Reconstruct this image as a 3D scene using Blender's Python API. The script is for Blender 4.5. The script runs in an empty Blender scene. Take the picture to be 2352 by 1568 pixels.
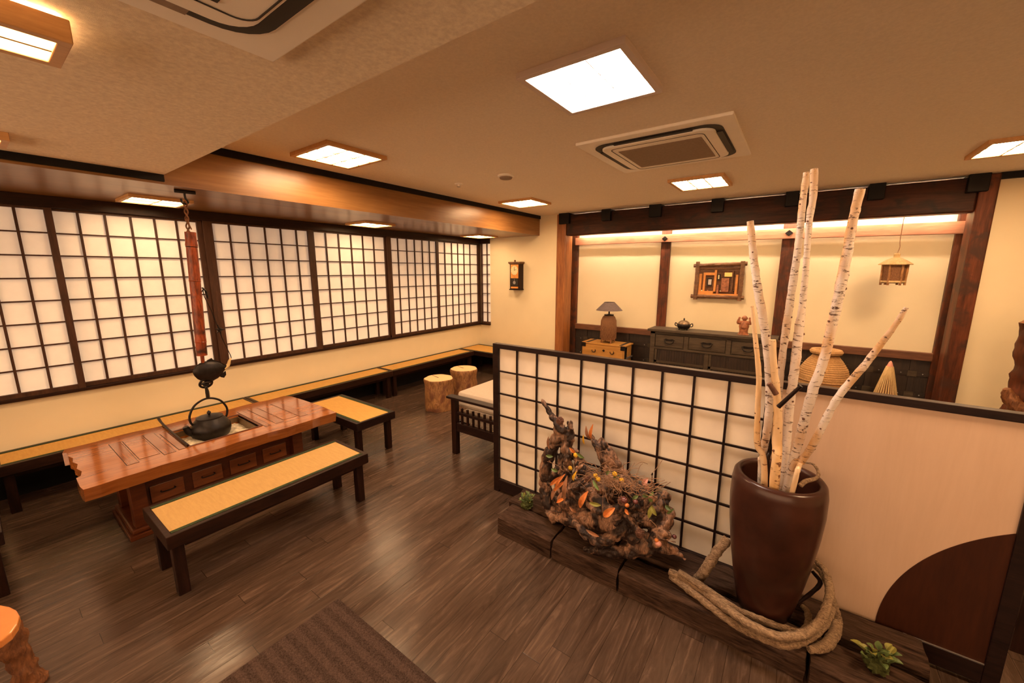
import bpy, bmesh, math, random
from mathutils import Vector, Matrix, noise, Quaternion
random.seed(7)
PI = math.pi
COL = bpy.context.scene.collection
# ------------------------------------------------------------------ camera
F = 905.479; PITCH = math.radians(-10.111); YAW = math.radians(35.787); H = 1.9
MC = Matrix.Rotation(YAW, 3, 'Z') @ Matrix.Rotation(PI/2 + PITCH, 3, 'X')
CO = Vector((0, 0, H))
def ray(x, y): return MC @ Vector(((x-1176)/F, -(y-784)/F, -1.0))
def atY(x, y, Y): d = ray(x, y); return CO + d*(Y/d.y)
def atZ(x, y, z): d = ray(x, y); return CO + d*((z-H)/d.z)
def atX(x, y, X): d = ray(x, y); return CO + d*(X/d.x)
cam = bpy.data.cameras.new('camera'); co = bpy.data.objects.new('camera', cam); COL.objects.link(co)
co.location = CO; co.rotation_euler = (PI/2+PITCH, 0, YAW)
cam.lens = F/2352*36; cam.sensor_width = 36; cam.clip_start = .02
S = bpy.context.scene; S.camera = co
# ------------------------------------------------------------------ materials
def L(r, g, b, a=1.0):
    f = lambda v: (v/255/12.92 if v/255 <= .04045 else ((v/255+.055)/1.055)**2.4)
    return (f(r), f(g), f(b), a)
def base(name, rough=.5, spec=.5, col=(.5,.5,.5,1), metal=0, coat=0):
    m = bpy.data.materials.new(name); m.use_nodes = True; n = m.node_tree.nodes; b = n['Principled BSDF']
    b.inputs['Base Color'].default_value = col; b.inputs['Roughness'].default_value = rough
    b.inputs['Specular IOR Level'].default_value = spec; b.inputs['Metallic'].default_value = metal
    b.inputs['Coat Weight'].default_value = coat; b.inputs['Coat Roughness'].default_value = .12
    return m, m.node_tree, b
def mapped(nt, scale, rot=(0,0,0)):
    tc = nt.nodes.new('ShaderNodeTexCoord'); mp = nt.nodes.new('ShaderNodeMapping')
    nt.links.new(tc.outputs['Object'], mp.inputs['Vector']); mp.inputs['Scale'].default_value = scale
    mp.inputs['Rotation'].default_value = rot; return mp.outputs[0]
def noi(nt, vec, scale, detail=4, dist=0, rough=.55):
    n = nt.nodes.new('ShaderNodeTexNoise'); n.inputs['Scale'].default_value = scale; n.inputs['Detail'].default_value = detail
    n.inputs['Distortion'].default_value = dist; n.inputs['Roughness'].default_value = rough
    nt.links.new(vec, n.inputs['Vector']); return n.outputs['Fac']
def ramp(nt, fac, stops):
    r = nt.nodes.new('ShaderNodeValToRGB'); e = r.color_ramp.elements
    while len(e) < len(stops): e.new(.5)
    for k, (p, c) in enumerate(stops): e[k].position = p; e[k].color = c
    nt.links.new(fac, r.inputs[0]); return r.outputs[0]
def bump(nt, b, h, strength, dist=.01):
    bp = nt.nodes.new('ShaderNodeBump'); bp.inputs['Strength'].default_value = strength; bp.inputs['Distance'].default_value = dist
    nt.links.new(h, bp.inputs['Height']); nt.links.new(bp.outputs[0], b.inputs['Normal'])
def mixc(nt, f, a, b_, mode='MIX'):
    m = nt.nodes.new('ShaderNodeMix'); m.data_type = 'RGBA'; m.blend_type = mode
    for s, v in ((0, f), (6, a), (7, b_)):
        if hasattr(v, 'links'): nt.links.new(v, m.inputs[s])
        else: m.inputs[s].default_value = v
    return m.outputs[2]
def plain(name, c, rough=.5, spec=.5, metal=0, coat=0, var=.12, sc=6, bmp=0):
    m, nt, b = base(name, rough, spec, c, metal, coat)
    v = mapped(nt, (1,1,1)); f = noi(nt, v, sc, 5)
    lo = tuple(x*(1-var) for x in c[:3])+(1,); hi = tuple(min(1, x*(1+var)) for x in c[:3])+(1,)
    nt.links.new(ramp(nt, f, [(.3, lo), (.7, hi)]), b.inputs['Base Color'])
    if bmp: bump(nt, b, noi(nt, v, sc*12, 5), bmp, .004)
    return m
def wood(name, c1, c2, ax='y', sc=14, st=10, rough=.4, bmp=.15, coat=0, spec=.5, dark=None, dist=1.2, bd=.004):
    m, nt, b = base(name, rough, spec, c1, 0, coat)
    s = [1,1,1]; s['xyz'.index(ax)] = 1/st
    v = mapped(nt, s); f = noi(nt, v, sc, 7, dist, .6); f2 = noi(nt, v, sc*6, 4, .3)
    col = ramp(nt, f, [(.32, c1), (.68, c2)]); col = mixc(nt, .35, col, ramp(nt, f2, [(.35, c1), (.65, c2)]))
    if dark:
        d = noi(nt, mapped(nt, [q*1.0 for q in (1.4,1.4,1.4)]), 3.0 if 'drift' not in name else 6.0, 6, .8)
        col = mixc(nt, ramp(nt, d, [(.48 if 'drift' not in name else .43, (0,0,0,1)), (.62 if 'drift' not in name else .55, (1,1,1,1))]), col, dark)
    nt.links.new(col, b.inputs['Base Color'])
    if bmp: bump(nt, b, f2, bmp, bd)
    return m
def emit(name, c, s):
    m = bpy.data.materials.new(name); m.use_nodes = True; nt = m.node_tree; nt.nodes.clear()
    e = nt.nodes.new('ShaderNodeEmission'); o = nt.nodes.new('ShaderNodeOutputMaterial')
    e.inputs[0].default_value = c; e.inputs[1].default_value = s; nt.links.new(e.outputs[0], o.inputs[0]); return m
M = {}
M['wall'] = plain('cream_plaster', (.74,.645,.45,1), .9, .2, var=.03, sc=2, bmp=.05)
M['ceil'] = plain('ceiling_wallpaper', (.95,.85,.72,1), .92, .15, var=.05, sc=70, bmp=.5)
M['ceil_low'] = plain('ceiling_wallpaper_coarse', (.92,.79,.63,1), .92, .15, var=.12, sc=60, bmp=.5)
M['dark'] = wood('dark_stained_wood', (.008,.003,.002,1), (.030,.011,.006,1), 'y', 18, 8, .38, .12, spec=.2)
M['darkx'] = wood('dark_stained_wood_x', (.007,.003,.003,1), (.022,.010,.008,1), 'x', 18, 8, .35, .12, spec=.2)
M['darkz'] = wood('dark_stained_wood_z', (.008,.003,.002,1), (.028,.010,.006,1), 'z', 18, 8, .38, .12, spec=.2)
M['shojiwood'] = wood('brown_window_wood', (.030,.012,.007,1), (.080,.034,.018,1), 'z', 18, 8, .45, .1, spec=.3)
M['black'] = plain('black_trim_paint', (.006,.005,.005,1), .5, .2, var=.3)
M['veneer'] = wood('brown_wood_veneer', (.17,.075,.022,1), (.32,.165,.058,1), 'y', 7, 16, .30, .03, dist=.6)
M['paper'] = plain('shoji_paper', (.90,.87,.82,1), .85, .2, var=.03, sc=9)
M['paper2'] = plain('laminated_shoji_paper', (.86,.76,.63,1), .7, .2, var=.04, sc=9)
pm = M['paper'].node_tree.nodes['Principled BSDF']; pm.inputs['Emission Color'].default_value = (1,.80,.62,1); pm.inputs['Emission Strength'].default_value = .07  # faint glow put into the window paper in place of light behind
M['tatami'] = wood('woven_rush_mat', (.50,.27,.060,1), (.62,.36,.088,1), 'x', 60, 6, .7, .3, dist=.2)
M['edge'] = plain('dark_green_mat_border', (.03,.045,.02,1), .8, .2, var=.3, sc=40)
M['tatami_pale'] = wood('pale_rush_mat', (.42,.255,.085,1), (.52,.33,.115,1), 'x', 60, 6, .7, .3, dist=.2)  # less saturated rush colour for the bench before the hearth table
M['table'] = wood('varnished_table_wood', (.22,.062,.014,1), (.42,.148,.036,1), 'y', 9, 9, .10, .03, coat=.6, dist=1.5)
M['table_dark'] = wood('varnished_dark_base', (.060,.014,.006,1), (.13,.036,.011,1), 'y', 12, 7, .3, .05, coat=.1, spec=.3)
M['tablex'] = wood('varnished_table_board', (.17,.045,.011,1), (.34,.115,.028,1), 'x', 9, 9, .10, .03, coat=.6, dist=1.5)
M['drawer'] = wood('red_brown_drawer_front', (.14,.035,.010,1), (.26,.075,.020,1), 'y', 12, 7, .3, .05, coat=.2)
M['iron'] = plain('black_cast_iron', (.016,.012,.011,1), .33, .5, .6, var=.35, sc=30, bmp=.25)
M['ash'] = plain('hearth_ash', (.62,.54,.40,1), .95, .1, var=.45, sc=30, bmp=.9)
M['copper'] = plain('hearth_liner', (.20,.13,.07,1), .4, .5, .7, var=.3)
M['bamboo'] = wood('smoked_bamboo', (.035,.008,.004,1), (.40,.075,.018,1), 'z', 16, 5, .36, .1, coat=.1, spec=.3, dark=(.03,.010,.006,1))
M['rope'] = plain('brown_rope', (.16,.07,.035,1), .8, .2, var=.5, sc=80, bmp=.5)
M['vase'] = plain('brown_lacquered_clay', (.042,.014,.009,1), .30, .3, .0, coat=.10, var=.55, sc=5, bmp=.06)
M['sleeper'] = wood('weathered_timber_sleeper', (.009,.004,.003,1), (.105,.060,.040,1), 'x', 16, 7, .85, .9, spec=.1, dist=2, bd=.012)
M['drift'] = wood('gnarled_driftwood', (.034,.014,.008,1), (.56,.31,.19,1), 'z', 16, 4, .55, .9, dark=(.020,.008,.005,1), dist=3, bd=.01)
M['vine'] = wood('twisted_vine_bark', (.10,.055,.028,1), (.56,.38,.23,1), 'x', 34, 2.5, .85, 1, dist=3, bd=.014)
M['plastic'] = plain('white_plastic', (.93,.88,.80,1), .45, .4, var=.02)
M['slot'] = plain('dark_vent_slot', (.030,.024,.020,1), .6, .3, var=.1)
M['grille'] = plain('brown_return_grille', (.30,.22,.16,1), .7, .2, var=.1, sc=50)
M['lampframe'] = wood('light_fixture_wood', (.50,.26,.09,1), (.68,.38,.15,1), 'y', 20, 6, .45, .05)
M['whiteframe'] = plain('white_fixture_frame', (.72,.62,.58,1), .5, .3, var=.03)
M['glow'] = emit('warm_diffuser_glow', (1,.63,.33,1), 33)
M['glow_dim'] = emit('warm_diffuser_glow_soffit', (1,.62,.32,1), 11)
M['glow_white'] = emit('white_diffuser_glow', (1,.76,.58,1), 25)
M['glow_top'] = emit('glow_above_oblong_light', (1,.66,.30,1), 14)
M['cove'] = emit('cove_strip_glow', (1,.74,.50,1), 52)
M['logbark'] = wood('stripped_log_side', (.09,.028,.010,1), (.50,.25,.09,1), 'z', 14, 3, .6, .5, dark=(.16,.06,.03,1), dist=1.5)
M['logtop'] = plain('pale_log_end_grain', (.80,.55,.30,1), .6, .3, var=.08, sc=9)
M['cushion'] = plain('beige_cushion_fabric', (.52,.44,.36,1), .95, .1, var=.05, sc=60, bmp=.4)
M['laminate'] = wood('pale_maple_panel', (.57,.40,.285,1), (.63,.45,.325,1), 'z', 10, 10, .42, .02, dist=.8)
M['redlam'] = wood('red_brown_inlay_panel', (.028,.008,.004,1), (.055,.016,.007,1), 'z', 12, 8, .45, .04, spec=.2)
M['oldz'] = wood('aged_red_brown_post', (.026,.007,.003,1), (.17,.046,.017,1), 'z', 8, 9, .5, .4, spec=.25, dark=(.05,.02,.012,1))
M['oldx'] = wood('aged_red_brown_beam', (.009,.003,.002,1), (.070,.019,.008,1), 'x', 8, 9, .5, .5, spec=.2, dark=(.02,.009,.006,1))
M['rail'] = wood('rough_pink_brown_rail', (.20,.075,.038,1), (.40,.17,.09,1), 'x', 8, 9, .6, .5)
M['goldpost'] = wood('golden_brown_post', (.13,.038,.010,1), (.40,.15,.04,1), 'z', 9, 9, .45, .3)
M['wains'] = wood('charred_wainscot_board', (.010,.007,.006,1), (.04,.022,.014,1), 'z', 14, 8, .5, .4)
M['wrail'] = wood('wainscot_rail_wood', (.07,.024,.012,1), (.20,.08,.035,1), 'x', 10, 8, .5, .3)
M['nail'] = plain('grey_metal_stud', (.45,.42,.40,1), .35, .5, .8)
M['cab'] = wood('grey_brown_cabinet_wood', (.032,.022,.015,1), (.098,.072,.048,1), 'x', 14, 8, .5, .25, spec=.25)
M['cabd'] = wood('dark_cabinet_slats', (.012,.007,.005,1), (.045,.025,.016,1), 'z', 20, 8, .5, .4)
M['chest'] = wood('honey_pine_chest', (.32,.14,.03,1), (.55,.29,.075,1), 'x', 9, 8, .35, .1)
M['basket'] = wood('woven_rattan', (.08,.032,.012,1), (.33,.15,.06,1), 'z', 60, 1.5, .7, .9, dist=3)
M['ropebasket'] = wood('coiled_straw_rope', (.28,.14,.05,1), (.66,.40,.17,1), 'x', 50, 2, .85, .9, dist=2)
M['shade'] = plain('grey_lamp_shade', (.13,.10,.10,1), .7, .2, var=.15, sc=40, bmp=.3)
M['bamboo_pale'] = wood('pale_split_bamboo', (.42,.28,.12,1), (.74,.55,.27,1), 'z', 30, 6, .6, .3)
M['bark'] = wood('picture_frame_bark', (.05,.018,.008,1), (.22,.10,.035,1), 'x', 20, 3, .7, .8)
M['orange_wood'] = plain('bright_orange_wood', (.62,.26,.06,1), .4, .4, var=.2, sc=14)
M['statue'] = plain('carved_red_brown_wood', (.30,.11,.05,1), .4, .4, var=.5, sc=30, bmp=.4)
M['clockface'] = plain('cream_dial_paint', (.72,.62,.36,1), .4, .4, var=.05)
M['brass'] = plain('brass', (.80,.48,.16,1), .3, .5, .8)
M['moss'] = plain('green_moss', (.08,.09,.03,1), .95, .1, var=.6, sc=40, bmp=1)
M['leafg'] = plain('green_leaf', (.13,.19,.06,1), .5, .4, var=.4, sc=20)
M['leafy'] = plain('yellow_green_leaf', (.28,.27,.06,1), .5, .4, var=.3, sc=20)
M['leafo'] = plain('dried_orange_leaf', (.62,.20,.05,1), .5, .4, var=.4, sc=14)
M['leafr'] = plain('dried_brown_leaf', (.32,.15,.08,1), .6, .3, var=.4, sc=14)
M['yellow'] = plain('yellow_flower', (.75,.45,.04,1), .6, .3)
M['cone'] = plain('brown_pine_cone', (.13,.06,.04,1), .7, .3, var=.5, sc=30)
M['berry'] = plain('dark_red_berry', (.12,.03,.03,1), .25, .5, coat=.5)
M['twig'] = plain('thin_brown_twigs', (.30,.17,.10,1), .7, .3, var=.5, sc=10)
M['pink'] = plain('faded_pink_flower', (.60,.28,.22,1), .7, .3)
M['seat'] = plain('varnished_orange_seat', (.66,.24,.06,1), .25, .5, coat=.4, var=.15, sc=5)
M['burl'] = wood('burl_leg_wood', (.07,.022,.010,1), (.32,.13,.05,1), 'z', 14, 3, .4, .7, dist=3, bd=.01)
# birch
m, nt, b = base('birch_bark', .75, .25)
v = mapped(nt, (1,1,3.4)); f = noi(nt, v, 22, 7, .8, .7); f3 = noi(nt, mapped(nt, (1,1,.35)), 7, 3)
c = mixc(nt, ramp(nt, f3, [(.50,(0,0,0,1)),(.64,(1,1,1,1))]), (.72,.63,.56,1), (.60,.36,.17,1))
c = mixc(nt, ramp(nt, f, [(.56,(0,0,0,1)),(.62,(1,1,1,1))]), c, (.10,.055,.038,1))
nt.links.new(c, b.inputs['Base Color']); bump(nt, b, f, .5, .006); M['birch'] = m
m, nt, b = base('peeled_branch_bark', .7, .25)
v = mapped(nt, (1,1,2.4)); f = noi(nt, v, 15, 6, .6, .65)
c = ramp(nt, noi(nt, mapped(nt, (1,1,.3)), 9, 4), [(.35,(.74,.46,.20,1)),(.65,(.80,.62,.42,1))])
c = mixc(nt, ramp(nt, f, [(.60,(0,0,0,1)),(.65,(1,1,1,1))]), c, (.20,.09,.045,1))
nt.links.new(c, b.inputs['Base Color']); bump(nt, b, f, .4, .006); M['peeled'] = m
# floor planks running away from the camera
m, nt, b = base('dark_plank_floor', .24, .5)
def mth(op, a, b_=None):
    q = nt.nodes.new('ShaderNodeMath'); q.operation = op
    for k_, v_ in ((0, a), (1, b_)):
        if v_ is None: continue
        if hasattr(v_, 'links'): nt.links.new(v_, q.inputs[k_])
        else: q.inputs[k_].default_value = v_
    return q.outputs[0]
sx = nt.nodes.new('ShaderNodeSeparateXYZ'); nt.links.new(mapped(nt, (1,1,1)), sx.inputs[0])
def wn(a, b_):
    cb = nt.nodes.new('ShaderNodeCombineXYZ'); nt.links.new(a, cb.inputs[0])
    if b_ is not None: nt.links.new(b_, cb.inputs[1])
    q = nt.nodes.new('ShaderNodeTexWhiteNoise'); nt.links.new(cb.outputs[0], q.inputs['Vector']); return q.outputs['Value']
xs = mth('DIVIDE', mth('ADD', sx.outputs[0], .0), .105); row = mth('FLOOR', xs); fx = mth('FRACT', xs)
ys = mth('ADD', mth('DIVIDE', sx.outputs[1], 1.85), mth('MULTIPLY', wn(row, None), 7.3)); cel = mth('FLOOR', ys); fy_ = mth('FRACT', ys)
rnd = wn(row, cel)
seam = mth('MAXIMUM', mth('GREATER_THAN', mth('ABSOLUTE', mth('SUBTRACT', fx, .5)), .489), mth('GREATER_THAN', mth('ABSOLUTE', mth('SUBTRACT', fy_, .5)), .4992))
cb = nt.nodes.new('ShaderNodeCombineXYZ'); nt.links.new(sx.outputs[0], cb.inputs[0]); nt.links.new(mth('MULTIPLY', sx.outputs[1], .11), cb.inputs[1]); nt.links.new(mth('MULTIPLY', rnd, 40), cb.inputs[2])
g = noi(nt, cb.outputs[0], 20, 8, 1.6, .65); g2 = noi(nt, mapped(nt, (1,.35,1)), 3, 5, .6)
c = ramp(nt, g, [(.30,(.018,.009,.006,1)),(.55,(.078,.046,.031,1)),(.72,(.19,.122,.086,1))])
c = mixc(nt, .22, c, ramp(nt, rnd, [(0,(.030,.018,.013,1)),(1,(.15,.098,.07,1))]))
c = mixc(nt, .25, c, ramp(nt, g2, [(.35,(.035,.022,.016,1)),(.65,(.13,.085,.06,1))]))
c = mixc(nt, mth('MULTIPLY', seam, .75), c, (.016,.009,.006,1)); nt.links.new(c, b.inputs['Base Color'])
nt.links.new(ramp(nt, g2, [(.3,(.15,.15,.15,1)),(.7,(.27,.27,.27,1))]), b.inputs['Roughness'])
ma = nt.nodes.new('ShaderNodeMath'); ma.operation = 'MULTIPLY_ADD'; nt.links.new(seam, ma.inputs[0]); ma.inputs[1].default_value = -.8
nt.links.new(g, ma.inputs[2]); bump(nt, b, ma.outputs[0], .22, .004); M['floor'] = m
# striped door mat
m, nt, b = base('striped_brown_mat', .95, .1)
w = nt.nodes.new('ShaderNodeTexWave'); w.bands_direction = 'Y'; w.inputs['Scale'].default_value = 4.6; w.inputs['Distortion'].default_value = .6; w.inputs['Detail Scale'].default_value = 3
nt.links.new(mapped(nt, (1,1,1)), w.inputs['Vector'])
c = ramp(nt, w.outputs['Fac'], [(.35,(.022,.011,.009,1)),(.65,(.060,.035,.028,1))])
fn = noi(nt, mapped(nt, (1,1,1)), 160, 4); c = mixc(nt, .5, c, ramp(nt, fn, [(.3,(.03,.02,.016,1)),(.7,(.15,.10,.08,1))]))
nt.links.new(c, b.inputs['Base Color']); bump(nt, b, fn, .8, .006); M['mat'] = m
# log end rings
m = M['logtop']; nt = m.node_tree; b = nt.nodes['Principled BSDF']
w = nt.nodes.new('ShaderNodeTexWave'); w.wave_type = 'RINGS'; w.rings_direction = 'Z'; w.inputs['Scale'].default_value = 22; w.inputs['Distortion'].default_value = 2.5
nt.links.new(mapped(nt, (1,1,.01)), w.inputs['Vector'])
nt.links.new(ramp(nt, w.outputs['Fac'], [(.2,(.72,.46,.23,1)),(.8,(.84,.60,.34,1))]), b.inputs['Base Color'])
# ------------------------------------------------------------------ builders
ORG = {}
def catmull(pts, n):
    P = [Vector(p) for p in pts]; out = []
    for i in range(len(P)-1):
        p0 = P[i-1] if i else P[0]*2-P[1]; p1, p2 = P[i], P[i+1]; p3 = P[i+2] if i+2 < len(P) else P[-1]*2-P[-2]
        for k in range(n):
            t = k/n
            out.append(.5*((2*p1)+(p2-p0)*t+(2*p0-5*p1+4*p2-p3)*t*t+(3*p1-p0-3*p2+p3)*t**3))
    out.append(P[-1]); return out
class MB:
    def __init__(s): s.v = []; s.f = []
    def add(s, V, Fs):
        k = len(s.v); s.v += [Vector(p) for p in V]; s.f += [tuple(i+k for i in f) for f in Fs]; return s
    def box(s, x0, y0, z0, x1, y1, z1):
        x0, x1 = sorted((x0, x1)); y0, y1 = sorted((y0, y1)); z0, z1 = sorted((z0, z1))
        return s.add([(x0,y0,z0),(x1,y0,z0),(x1,y1,z0),(x0,y1,z0),(x0,y0,z1),(x1,y0,z1),(x1,y1,z1),(x0,y1,z1)],
                     [(0,3,2,1),(4,5,6,7),(0,1,5,4),(1,2,6,5),(2,3,7,6),(3,0,4,7)])
    def prism(s, pts, axis, a, b):
        n = len(pts)
        def mk(p, c): return {'z': (p[0], p[1], c), 'y': (p[0], c, p[1]), 'x': (c, p[0], p[1])}[axis]
        return s.add([mk(p, a) for p in pts]+[mk(p, b) for p in pts],
                     [tuple(range(n)), tuple(range(2*n-1, n-1, -1))]+[(i, i+n, (i+1) % n+n, (i+1) % n) for i in range(n)])
    def ring(s, outer, inner, axis, a, b):
        n = len(outer)
        def mk(p, c): return {'z': (p[0], p[1], c), 'y': (p[0], c, p[1]), 'x': (c, p[0], p[1])}[axis]
        V = [mk(p, a) for p in outer]+[mk(p, a) for p in inner]+[mk(p, b) for p in outer]+[mk(p, b) for p in inner]; Fs = []
        for i in range(n):
            j = (i+1) % n
            Fs += [(i, j, n+j, n+i), (2*n+i, 3*n+i, 3*n+j, 2*n+j), (i, 2*n+i, 2*n+j, j), (n+i, n+j, 3*n+j, 3*n+i)]
        return s.add(V, Fs)
    def tube(s, pts, r, seg=10, n=6, rough=0, nf=6, flat=1, smooth=True):
        C = catmull(pts, n) if smooth and len(pts) > 2 else [Vector(p) for p in pts]
        if not isinstance(r, (list, tuple)): r = [r]*len(pts)
        R = []; m = len(C)-1
        for i in range(len(C)):
            t = i/m*(len(r)-1); k = min(int(t), len(r)-2) if len(r) > 1 else 0
            R.append(r[k]+(r[min(k+1, len(r)-1)]-r[k])*(t-k))
        T = [(C[min(i+1, m)]-C[max(i-1, 0)]).normalized() for i in range(len(C))]
        u = T[0].orthogonal().normalized(); V = []
        for i in range(len(C)):
            if i: u = (T[i-1].rotation_difference(T[i]) @ u).normalized()
            w = T[i].cross(u)
            for k in range(seg):
                a = 2*PI*k/seg; d = u*math.cos(a)*flat+w*math.sin(a)
                q = R[i]
                if rough: q *= 1+rough*noise.noise((C[i]+d*R[i])*nf*3)+rough*.6*noise.noise((C[i]+d*R[i])*nf*9)
                V.append(C[i]+d*q)
        Fs = [(i*seg+k, i*seg+(k+1) % seg, (i+1)*seg+(k+1) % seg, (i+1)*seg+k) for i in range(m) for k in range(seg)]
        Fs += [tuple(range(seg-1, -1, -1)), tuple(m*seg+k for k in range(seg))]
        return s.add(V, Fs)
    def lathe(s, prof, c, seg=32, rough=0, nf=5, cap=True, sx=1, sy=1):
        V = []
        for r, z in prof:
            for k in range(seg):
                a = 2*PI*k/seg; q = max(r, .0003)
                if rough: q *= 1+rough*noise.noise(Vector((math.cos(a)*nf*.4, math.sin(a)*nf*.4, z*nf)))
                V.append((c[0]+q*math.cos(a)*sx, c[1]+q*math.sin(a)*sy, c[2]+z))
        m = len(prof)-1
        Fs = [(i*seg+k, i*seg+(k+1) % seg, (i+1)*seg+(k+1) % seg, (i+1)*seg+k) for i in range(m) for k in range(seg)]
        if cap: Fs += [tuple(range(seg-1, -1, -1)), tuple(m*seg+k for k in range(seg))]
        return s.add(V, Fs)
    def ball(s, c, r, seg=16, rings=10, sc=(1,1,1), rough=0, nf=5):
        V = []
        for i in range(1, rings):
            p = PI*i/rings
            for k in range(seg):
                a = 2*PI*k/seg; d = Vector((math.sin(p)*math.cos(a)*sc[0], math.sin(p)*math.sin(a)*sc[1], math.cos(p)*sc[2]))
                q = r*(1+(rough*noise.noise((Vector(c)+d)*nf*3) if rough else 0)); V.append(Vector(c)+d*q)
        t = len(V); V += [Vector(c)+Vector((0,0,r*sc[2])), Vector(c)-Vector((0,0,r*sc[2]))]
        Fs = [(i*seg+k, i*seg+(k+1) % seg, (i+1)*seg+(k+1) % seg, (i+1)*seg+k) for i in range(rings-2) for k in range(seg)]
        Fs += [(t, (k+1) % seg, k) for k in range(seg)]+[(t+1, (rings-2)*seg+k, (rings-2)*seg+(k+1) % seg) for k in range(seg)]
        return s.add(V, Fs)
    def leaf(s, p, d, up, ln, wd, curl=.25, n=6):
        d = Vector(d).normalized(); sd = d.cross(Vector(up)).normalized(); u = sd.cross(d); V = []; Fs = []
        for i in range(n+1):
            t = i/n; w = wd*math.sin(PI*min(1, t*.94+.03))**.8; c = Vector(p)+d*ln*t+u*curl*ln*math.sin(PI*t)*.6
            V += [c-sd*w/2+u*w*.2, c-u*w*.08, c+sd*w/2+u*w*.2]
        for i in range(n):
            for k in (0, 1): Fs.append((i*3+k, i*3+k+1, i*3+3+k+1, i*3+3+k))
        N = len(V); off = -u*.0016
        return s.add(V+[q+off for q in V], Fs+[tuple(N+i for i in reversed(f)) for f in Fs]+[(i*3, i*3+3, N+i*3+3, N+i*3) for i in range(n)]+[(i*3+5, i*3+2, N+i*3+2, N+i*3+5) for i in range(n)])
    def build(s, name, mat, parent=None, bev=0, smooth=False, **tags):
        me = bpy.data.meshes.new(name); o0 = Vector((0,0,0)) if parent is None else ORG[parent.name]
        me.from_pydata([v-o0 for v in s.v], [], s.f); me.update()
        bm = bmesh.new(); bm.from_mesh(me); bmesh.ops.recalc_face_normals(bm, faces=bm.faces); bm.to_mesh(me); bm.free()
        me.materials.append(M[mat] if isinstance(mat, str) else mat)
        if smooth:
            for p in me.polygons: p.use_smooth = True
            if smooth != 'all':
                try: me.set_sharp_from_angle(angle=math.radians(40))
                except Exception: pass
        o = bpy.data.objects.new(name, me); COL.objects.link(o)
        if parent is not None: o.parent = parent; ORG[o.name] = o0
        else: ORG[o.name] = Vector((0,0,0))
        if bev:
            md = o.modifiers.new('bevel', 'BEVEL'); md.width = bev; md.segments = 2; md.limit_method = 'ANGLE'; md.harden_normals = False
        for k, q in tags.items(): o[k] = q
        return o
def tag(o, label, cat, group=None):
    o['label'] = label; o['category'] = cat
    if group: o['group'] = group
    return o
def thing(name, loc, label, cat, group=None):
    o = bpy.data.objects.new(name, None); COL.objects.link(o); o.location = loc; o.empty_display_size = .1
    ORG[o.name] = Vector(loc); return tag(o, label, cat, group)
def single(mb, name, mat, label, cat, group=None, **k):
    return tag(mb.build(name, mat, **k), label, cat, group)
def struct(mb, name, mat, parent=None, **k):
    o = mb.build(name, mat, parent, **k)
    if parent is None: o['kind'] = 'structure'
    return o
def dup(root, dx, label, group=None):
    r = root.copy(); COL.objects.link(r); r.location = root.location+Vector(dx); r['label'] = label
    if group: r['group'] = group
    for ch in list(root.children):
        c = ch.copy(); COL.objects.link(c); c.parent = r
        for g in ch.children:
            d = g.copy(); COL.objects.link(d); d.parent = c
    return r
def B(*a): return MB().box(*a)
def rrect(x0, y0, x1, y1, r, n=6):
    out = []
    for cx, cy, a0 in ((x1-r, y1-r, 0), (x0+r, y1-r, 90), (x0+r, y0+r, 180), (x1-r, y0+r, 270)):
        for i in range(n+1):
            a = math.radians(a0+90*i/n); out.append((cx+r*math.cos(a), cy+r*math.sin(a)))
    return out
# ------------------------------------------------------------------ room shell
ZC = 2.865; ZL = 2.593; ZS = 2.527; XW = -5.26; XF = -3.86; YC = 6.22; YE = .985
X1 = 3.4; Y0 = -3.0
struct(B(XW-.2, Y0, -.06, X1, 6.9, 0), 'floor', 'floor')
struct(B(XF, YE, ZC, X1, 6.75, ZC+.1), 'ceiling', 'ceil')
struct(B(XF, Y0, ZL, X1, YE, ZC+.1), 'ceiling_lowered', 'ceil_low')
struct(B(XW-.2, Y0, ZS, XF, YC+.1, ZC+.1), 'ceiling_soffit', 'veneer')
struct(B(XW-.2, Y0, 0, XW, 6.3, .82), 'wall_left', 'wall')
struct(B(XW-.2, Y0, .82, XW-.06, 6.3, ZS), 'wall_left_behind_windows', 'wall')
mb = MB(); mb.box(XW-.2, 6.2, 0, -5.0, 6.5, .82); mb.box(XW-.2, 6.26, .82, -5.0, 6.5, ZS); mb.box(-5.0, 6.2, 0, -3.42, 6.9, ZC)
struct(mb, 'wall_back_left', 'wall')
struct(B(-3.42, 6.62, 0, 1.52, 6.9, ZC), 'wall_back_alcove', 'wall')
struct(B(1.47, YC, 0, X1, 6.9, ZC), 'wall_back_right', 'wall')
struct(B(X1, Y0, 0, X1+.15, 6.9, ZC+.1), 'wall_right', 'wall')
struct(B(XW-.2, Y0-.12, 0, X1+.15, Y0, 1.05), 'unseen_light_block', 'darkx')  # unseen low wall added behind the camera to block low-angle light
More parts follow.
